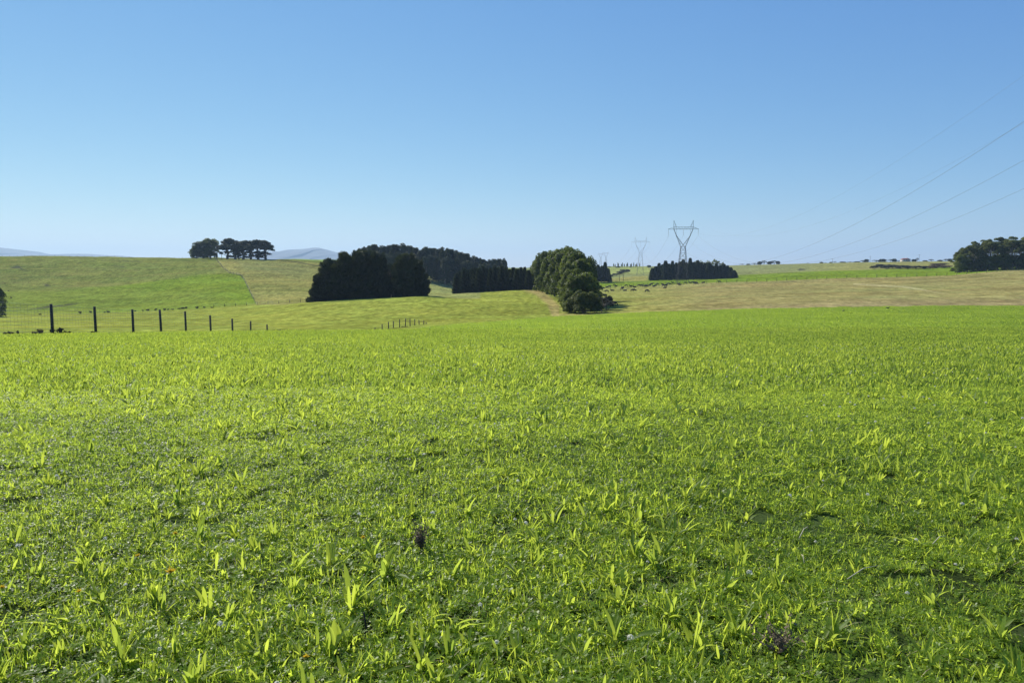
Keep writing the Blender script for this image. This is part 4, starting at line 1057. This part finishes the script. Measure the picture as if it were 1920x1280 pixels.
for k in range(4):
    p = Patch(); r_ = np.random.default_rng(600 + k); n = 46
    d = r_.normal(0, 1, (n, 3)); d[:, 2] = np.abs(d[:, 2]) * .9 + .05; d /= np.linalg.norm(d, axis=1)[:, None]
    zc = .075 + .02 * k; P = d * .009 + np.array([0, 0, zc]); V, Q, v = leaves(P, d, .0035, .45, 600 + k, None, .3); p.add(V, Q, v, 0)
    V, Q, v = blades(2, 0, (zc, zc + .004), (.002, .0025), (0, .06), 2, 620 + k, centers=np.zeros((2, 2)), spread=.0005); p.add(V, Q, v, 1)
    flowers.append(p.build('clover_flower', [M['petal'], M['grass']]))

def scatter(name, X, Y, scale, idx, colln, tint, label, cat, zoff=0.0, tilt=0.0):
    n = len(X); Z = ground_np(X, Y) + zoff
    me = bpy.data.meshes.new(name); me.vertices.add(n)
    me.vertices.foreach_set('co', np.stack([X, Y, Z], 1).astype(np.float32).ravel())
    e_ = .25; gx = (ground_np(X + e_, Y) - ground_np(X - e_, Y)) / (2 * e_); gy = (ground_np(X, Y + e_) - ground_np(X, Y - e_)) / (2 * e_)
    turn = rng.uniform(0, 6.28, n); ax, ay = np.arctan(gy), -np.arctan(gx)            # each patch lies on the slope
    lx = np.cos(turn) * ax + np.sin(turn) * ay; ly = -np.sin(turn) * ax + np.cos(turn) * ay
    for nm, v in (('turn', turn), ('size', scale), ('tint', tint), ('lean_x', lx + rng.normal(0, tilt + 1e-6, n)), ('lean_y', ly + rng.normal(0, tilt + 1e-6, n))):
        a = me.attributes.new(nm, 'FLOAT', 'POINT'); a.data.foreach_set('value', np.asarray(v, np.float32))
    a = me.attributes.new('pick', 'INT', 'POINT'); a.data.foreach_set('value', np.asarray(idx, np.int32))
    o = link(bpy.data.objects.new(name, me)); tag(o, label, cat, kind='stuff')
    ng = bpy.data.node_groups.new(name, 'GeometryNodeTree')
    ng.interface.new_socket('Geometry', in_out='INPUT', socket_type='NodeSocketGeometry'); ng.interface.new_socket('Geometry', in_out='OUTPUT', socket_type='NodeSocketGeometry')
    N = ng.nodes.new; L = ng.links.new
    gi = N('NodeGroupInput'); go = N('NodeGroupOutput'); ip = N('GeometryNodeInstanceOnPoints'); ci = N('GeometryNodeCollectionInfo')
    ci.inputs['Collection'].default_value = colln; ci.inputs['Separate Children'].default_value = True; ci.inputs['Reset Children'].default_value = True
    def attr(nm, ty='FLOAT'):
        a = N('GeometryNodeInputNamedAttribute'); a.data_type = ty; a.inputs['Name'].default_value = nm; return a.outputs['Attribute']
    cx = N('ShaderNodeCombineXYZ'); L(attr('lean_x'), cx.inputs[0]); L(attr('lean_y'), cx.inputs[1]); L(attr('turn'), cx.inputs[2])
    cs = N('ShaderNodeCombineXYZ'); sz = attr('size')
    for i in range(3): L(sz, cs.inputs[i])
    L(gi.outputs[0], ip.inputs['Points']); L(ci.outputs[0], ip.inputs['Instance']); ip.inputs['Pick Instance'].default_value = True
    L(attr('pick', 'INT'), ip.inputs['Instance Index'])
    e2r = N('FunctionNodeEulerToRotation'); L(cx.outputs[0], e2r.inputs[0]); L(e2r.outputs[0], ip.inputs['Rotation']); L(cs.outputs[0], ip.inputs['Scale'])
    L(ip.outputs[0], go.inputs[0])
    md = o.modifiers.new('scatter', 'NODES'); md.node_group = ng
    return o

def wedge(r0, r1, step, margin=0.80, side=1.6, jit=0.45):
    """jittered grid points in the view wedge plus a margin at both sides"""
    xs = np.arange(-r1 * margin - side, r1 * margin + side, step); ys = np.arange(max(r0 - 0.0, -1), r1, step)
    X, Y = np.meshgrid(xs, ys); X = X.ravel() + rng.uniform(-jit, jit, X.size) * step; Y = Y.ravel() + rng.uniform(-jit, jit, Y.size) * step
    k = (np.abs(X) < Y * margin + side) & (Y > r0) & (Y <= r1)
    return X[k], Y[k]

def lushness(X, Y): return fbm(X / 2.2, Y / 2.2, 91, 4)
def hollow(X, Y): return fbm(X / .55 + 40, Y / .42, 111, 2) + .35 * vnoise(X / 2.5, Y / 2.0, 113)  # noise spots for shade tinted into the turf, the ground does not dip
X, Y = wedge(1.2, 11.5, .34, jit=.4)
tn = np.clip(.72 + 1.0 * fbm(X / 1.3, Y / 1.3, 93, 3) + .8 * fbm(X / 6, Y / 6, 119, 3) + .2 * rng.normal(0, .5, len(X)), 0, 1)
sz = np.clip(1.0 + .4 * lushness(X, Y), .88, 1.4); shade_k = np.clip((hollow(X, Y) - .20) / .14, 0, 1); tn *= 1 - shade_k  # near turf: tint drops to dark in these spots, as painted shade
scatter('grass', X, Y, sz, rng.integers(0, 5, len(X)), make_collection('near turf', turf_near), tn, 'short green grass and clover covering the near field', 'grass', -.004, .03)
X, Y = wedge(11.3, 60, .62); shade_k = np.clip((fbm(X / 1.3, Y / 1.0, 115, 3) - .18) / .12, 0, 1); tn = np.clip(.0 + 1.6 * fbm(X / 2.5, Y / 3, 95, 4), 0, 1); sz = np.clip(1.0 + .4 * lushness(X, Y), .85, 1.4); tn *= 1 - shade_k  # mid turf gets its own noise spots of painted shade
scatter('grass', X, Y, sz, rng.integers(0, 4, len(X)), make_collection('mid turf', turf_mid), tn, 'green grass and broad-leaved herbs up to the crest of the field', 'grass', -.004, .03)
X, Y = wedge(58, 190, 1.9); t_ = np.arctan2(X, Y)
gi_ = np.clip(np.searchsorted(TH, t_), 0, len(TH) - 1); gj_ = np.clip(np.searchsorted(R, np.hypot(X, Y)), 0, len(R) - 1)
kf = (farg[gi_, gj_] > .5) | ((Y < 62)); X, Y = X[kf], Y[kf]
tn = np.clip(.12 + .9 * fbm(X / 6, Y / 9, 97, 3), 0, 1)
scatter('grass', X, Y, np.full(len(X), 1.0), rng.integers(0, 3, len(X)), make_collection('far turf', turf_far), tn, 'bright green grass of the field beyond the crest', 'grass', -.01, .02)
# broad-leaved herbs (plantain-like), thinning in the spots tinted dark for shade
X, Y = wedge(1.6, 30, .21, jit=.5)
d_ = lushness(X, Y) + .55 * vnoise(X / .7, Y / .7, 99) - .9 * np.clip((hollow(X, Y) - .20) / .14, 0, 1); keep = rng.random(len(X)) < np.clip(.74 + 1.5 * d_, .08, 1)
X, Y = X[keep], Y[keep]; tn = np.clip(.5 + .35 * rng.normal(0, 1, len(X)), 0, 1)
scatter('broadleaf_herbs', X, Y, rng.uniform(.5, 1.02, len(X)) * np.clip(1 + .35 * fbm(X / 1.2, Y / 1.2, 117, 2), .7, 1.3), rng.integers(0, 12, len(X)), make_collection('herbs', herbs), tn, 'yellow-green broad-leaved herb plants scattered through the grass', 'herbs', -.004, .12)
X, Y = wedge(2.2, 26, .50, jit=.5); keep = rng.random(len(X)) < np.clip(.42 + .9 * vnoise(X / 1.6, Y / 1.6, 101), .03, .9); X, Y = X[keep], Y[keep]
scatter('clover_flowers', X, Y, rng.uniform(.8, 1.5, len(X)), rng.integers(0, 4, len(X)), make_collection('clover flowers', flowers), rng.random(len(X)), 'small white clover flower heads dotted through the grass', 'flowers', 0, .15)

# ------------------------------------------------------------------ single things in the near grass
def near(px, py): return hit(px, py, 1.5)
def dandelion(px, py, s, lab):
    root = thing('dandelion', near(px, py + 6), random.uniform(0, 6), (s,) * 3); tag(root, lab, 'flower', 'yellow flowers in the near grass')
    m = MB(); m.tube([(0, 0, 0), (.004, 0, .05), (.006, 0, .095)], .0022, 5); m.build('stem', M['grass'], root)
    r_ = np.random.default_rng(int(px)); n = 80; d = r_.normal(0, 1, (n, 3)); d[:, 2] = np.abs(d[:, 2]) * .7 + .1
    V, Q, v = sprays(np.tile([.006, 0, .097], (n, 1)), d, .02, .14, int(px)); me = mesh_np('flower_head', V, [Q], [M['yellow']], attrs={'var': v})
    link(bpy.data.objects.new('flower_head', me), root)
for (x, y, s, lab) in [(323, 1108, 1.25, 'round orange-yellow dandelion, the brightest one in the near grass at left'), (150, 1128, .7, 'small yellow flower left of the bright dandelion'), (332, 1018, .8, 'yellow flower on a leaf well above the bright dandelion'),
                     (680, 1026, .8, 'flat pale yellow flower left of the dead weed'), (260, 1058, .7, 'small orange flower among clover heads at lower left'), (4, 1121, .7, 'yellow flower at the left edge of the picture'),
                     (575, 1256, .7, 'small yellow flower near the bottom edge left of centre')]:
    dandelion(x, y, s, lab)
def deadweed(px, py, h, w, lab, name='dead_weed'):
    root = thing(name, near(px, py)); tag(root, lab, 'dead weed'); r_ = random.Random(int(px)); m = MB(); P = []; D = []
    for i in range(16):
        a = r_.uniform(0, 6.28); q = w / 2 * r_.random(); top = (q * math.cos(a), q * math.sin(a), h * r_.uniform(.5, 1))
        m.tube([(0, 0, 0), (top[0] * .4, top[1] * .4, top[2] * .5), top], [.003, .002, .001], 4)
        for j in range(16):
            t = r_.uniform(.25, 1); P.append((top[0] * t + r_.gauss(0, .012), top[1] * t + r_.gauss(0, .012), top[2] * t + r_.gauss(0, .008))); D.append((r_.gauss(0, 1), r_.gauss(0, 1), r_.uniform(.2, 1.5)))
    m.build('stem', M['deadweed'], root)
    V, Q, v = sprays(np.array(P), np.array(D), .018, .22, int(px)); link(bpy.data.objects.new('leaf_cluster', mesh_np('leaf_cluster', V, [Q], [M['deadweed']], attrs={'var': v})), root)
deadweed(790, 1036, .20, .12, 'dark brown dead upright weed standing in the grass left of centre')
deadweed(1462, 1228, .12, .34, 'low dark dead weed patch near the bottom edge at right')
m = MB(); m.tube([(0, 0, -.02), (.004, .0, .05), (-.004, 0, .12)], [.006, .005, .003], 6); m.tube([(.002, 0, .06), (.022, 0, .1)], .002, 4)
o = m.build('twig', M['twig']); o.location = near(685, 1196); tag(o, 'short dark twig sticking upright from the grass near the bottom', 'twig')
def stalk(px0, py0, px1, py1, lab):
    a = near(px0, py0); b = near(px1, py1); a.z += .05; b.z += .06; m = MB(); mid = a.lerp(b, .5) + Vector((0, 0, .02))
    m.tube([Vector((0, 0, 0)), mid - a, b - a], [.0025, .002, .0012], 5); o = m.build('dry_stalk', M['stalk']); o.location = a; tag(o, lab, 'stalk', 'pale dry stalks lying on the grass')
stalk(1588, 1103, 1645, 1080, 'longest pale dry stalk, lying slanted on the grass at lower right')
stalk(1498, 1024, 1514, 1005, 'short pale stalk slanting up toward a herb leaf at right')
stalk(1502, 1056, 1507, 1075, 'short pale stalk just below another one at right')
stalk(1748, 1035, 1772, 1023, 'thin pale curved stalk at the far lower right')

# ------------------------------------------------------------------ air
m_, nt_, N_, L_ = nodes_of('hazy_air')
o_ = N_('ShaderNodeOutputMaterial'); v_ = N_('ShaderNodeVolumePrincipled')
v_.inputs['Color'].default_value = (0.54, 0.76, 0.98, 1); v_.inputs['Density'].default_value = 8.5e-5; v_.inputs['Anisotropy'].default_value = 0.2
L_(v_.outputs[0], o_.inputs['Volume'])
hz = MB(); hz.box((-15600, -15600, float(Hgrid.min()) + EYE - 1.5), (15600, 15600, 420.0))
HAZE = hz.build('haze', m_); tag(HAZE, kind='stuff')
tag(HAZE, 'thin blue haze filling the air over the fields', 'haze')
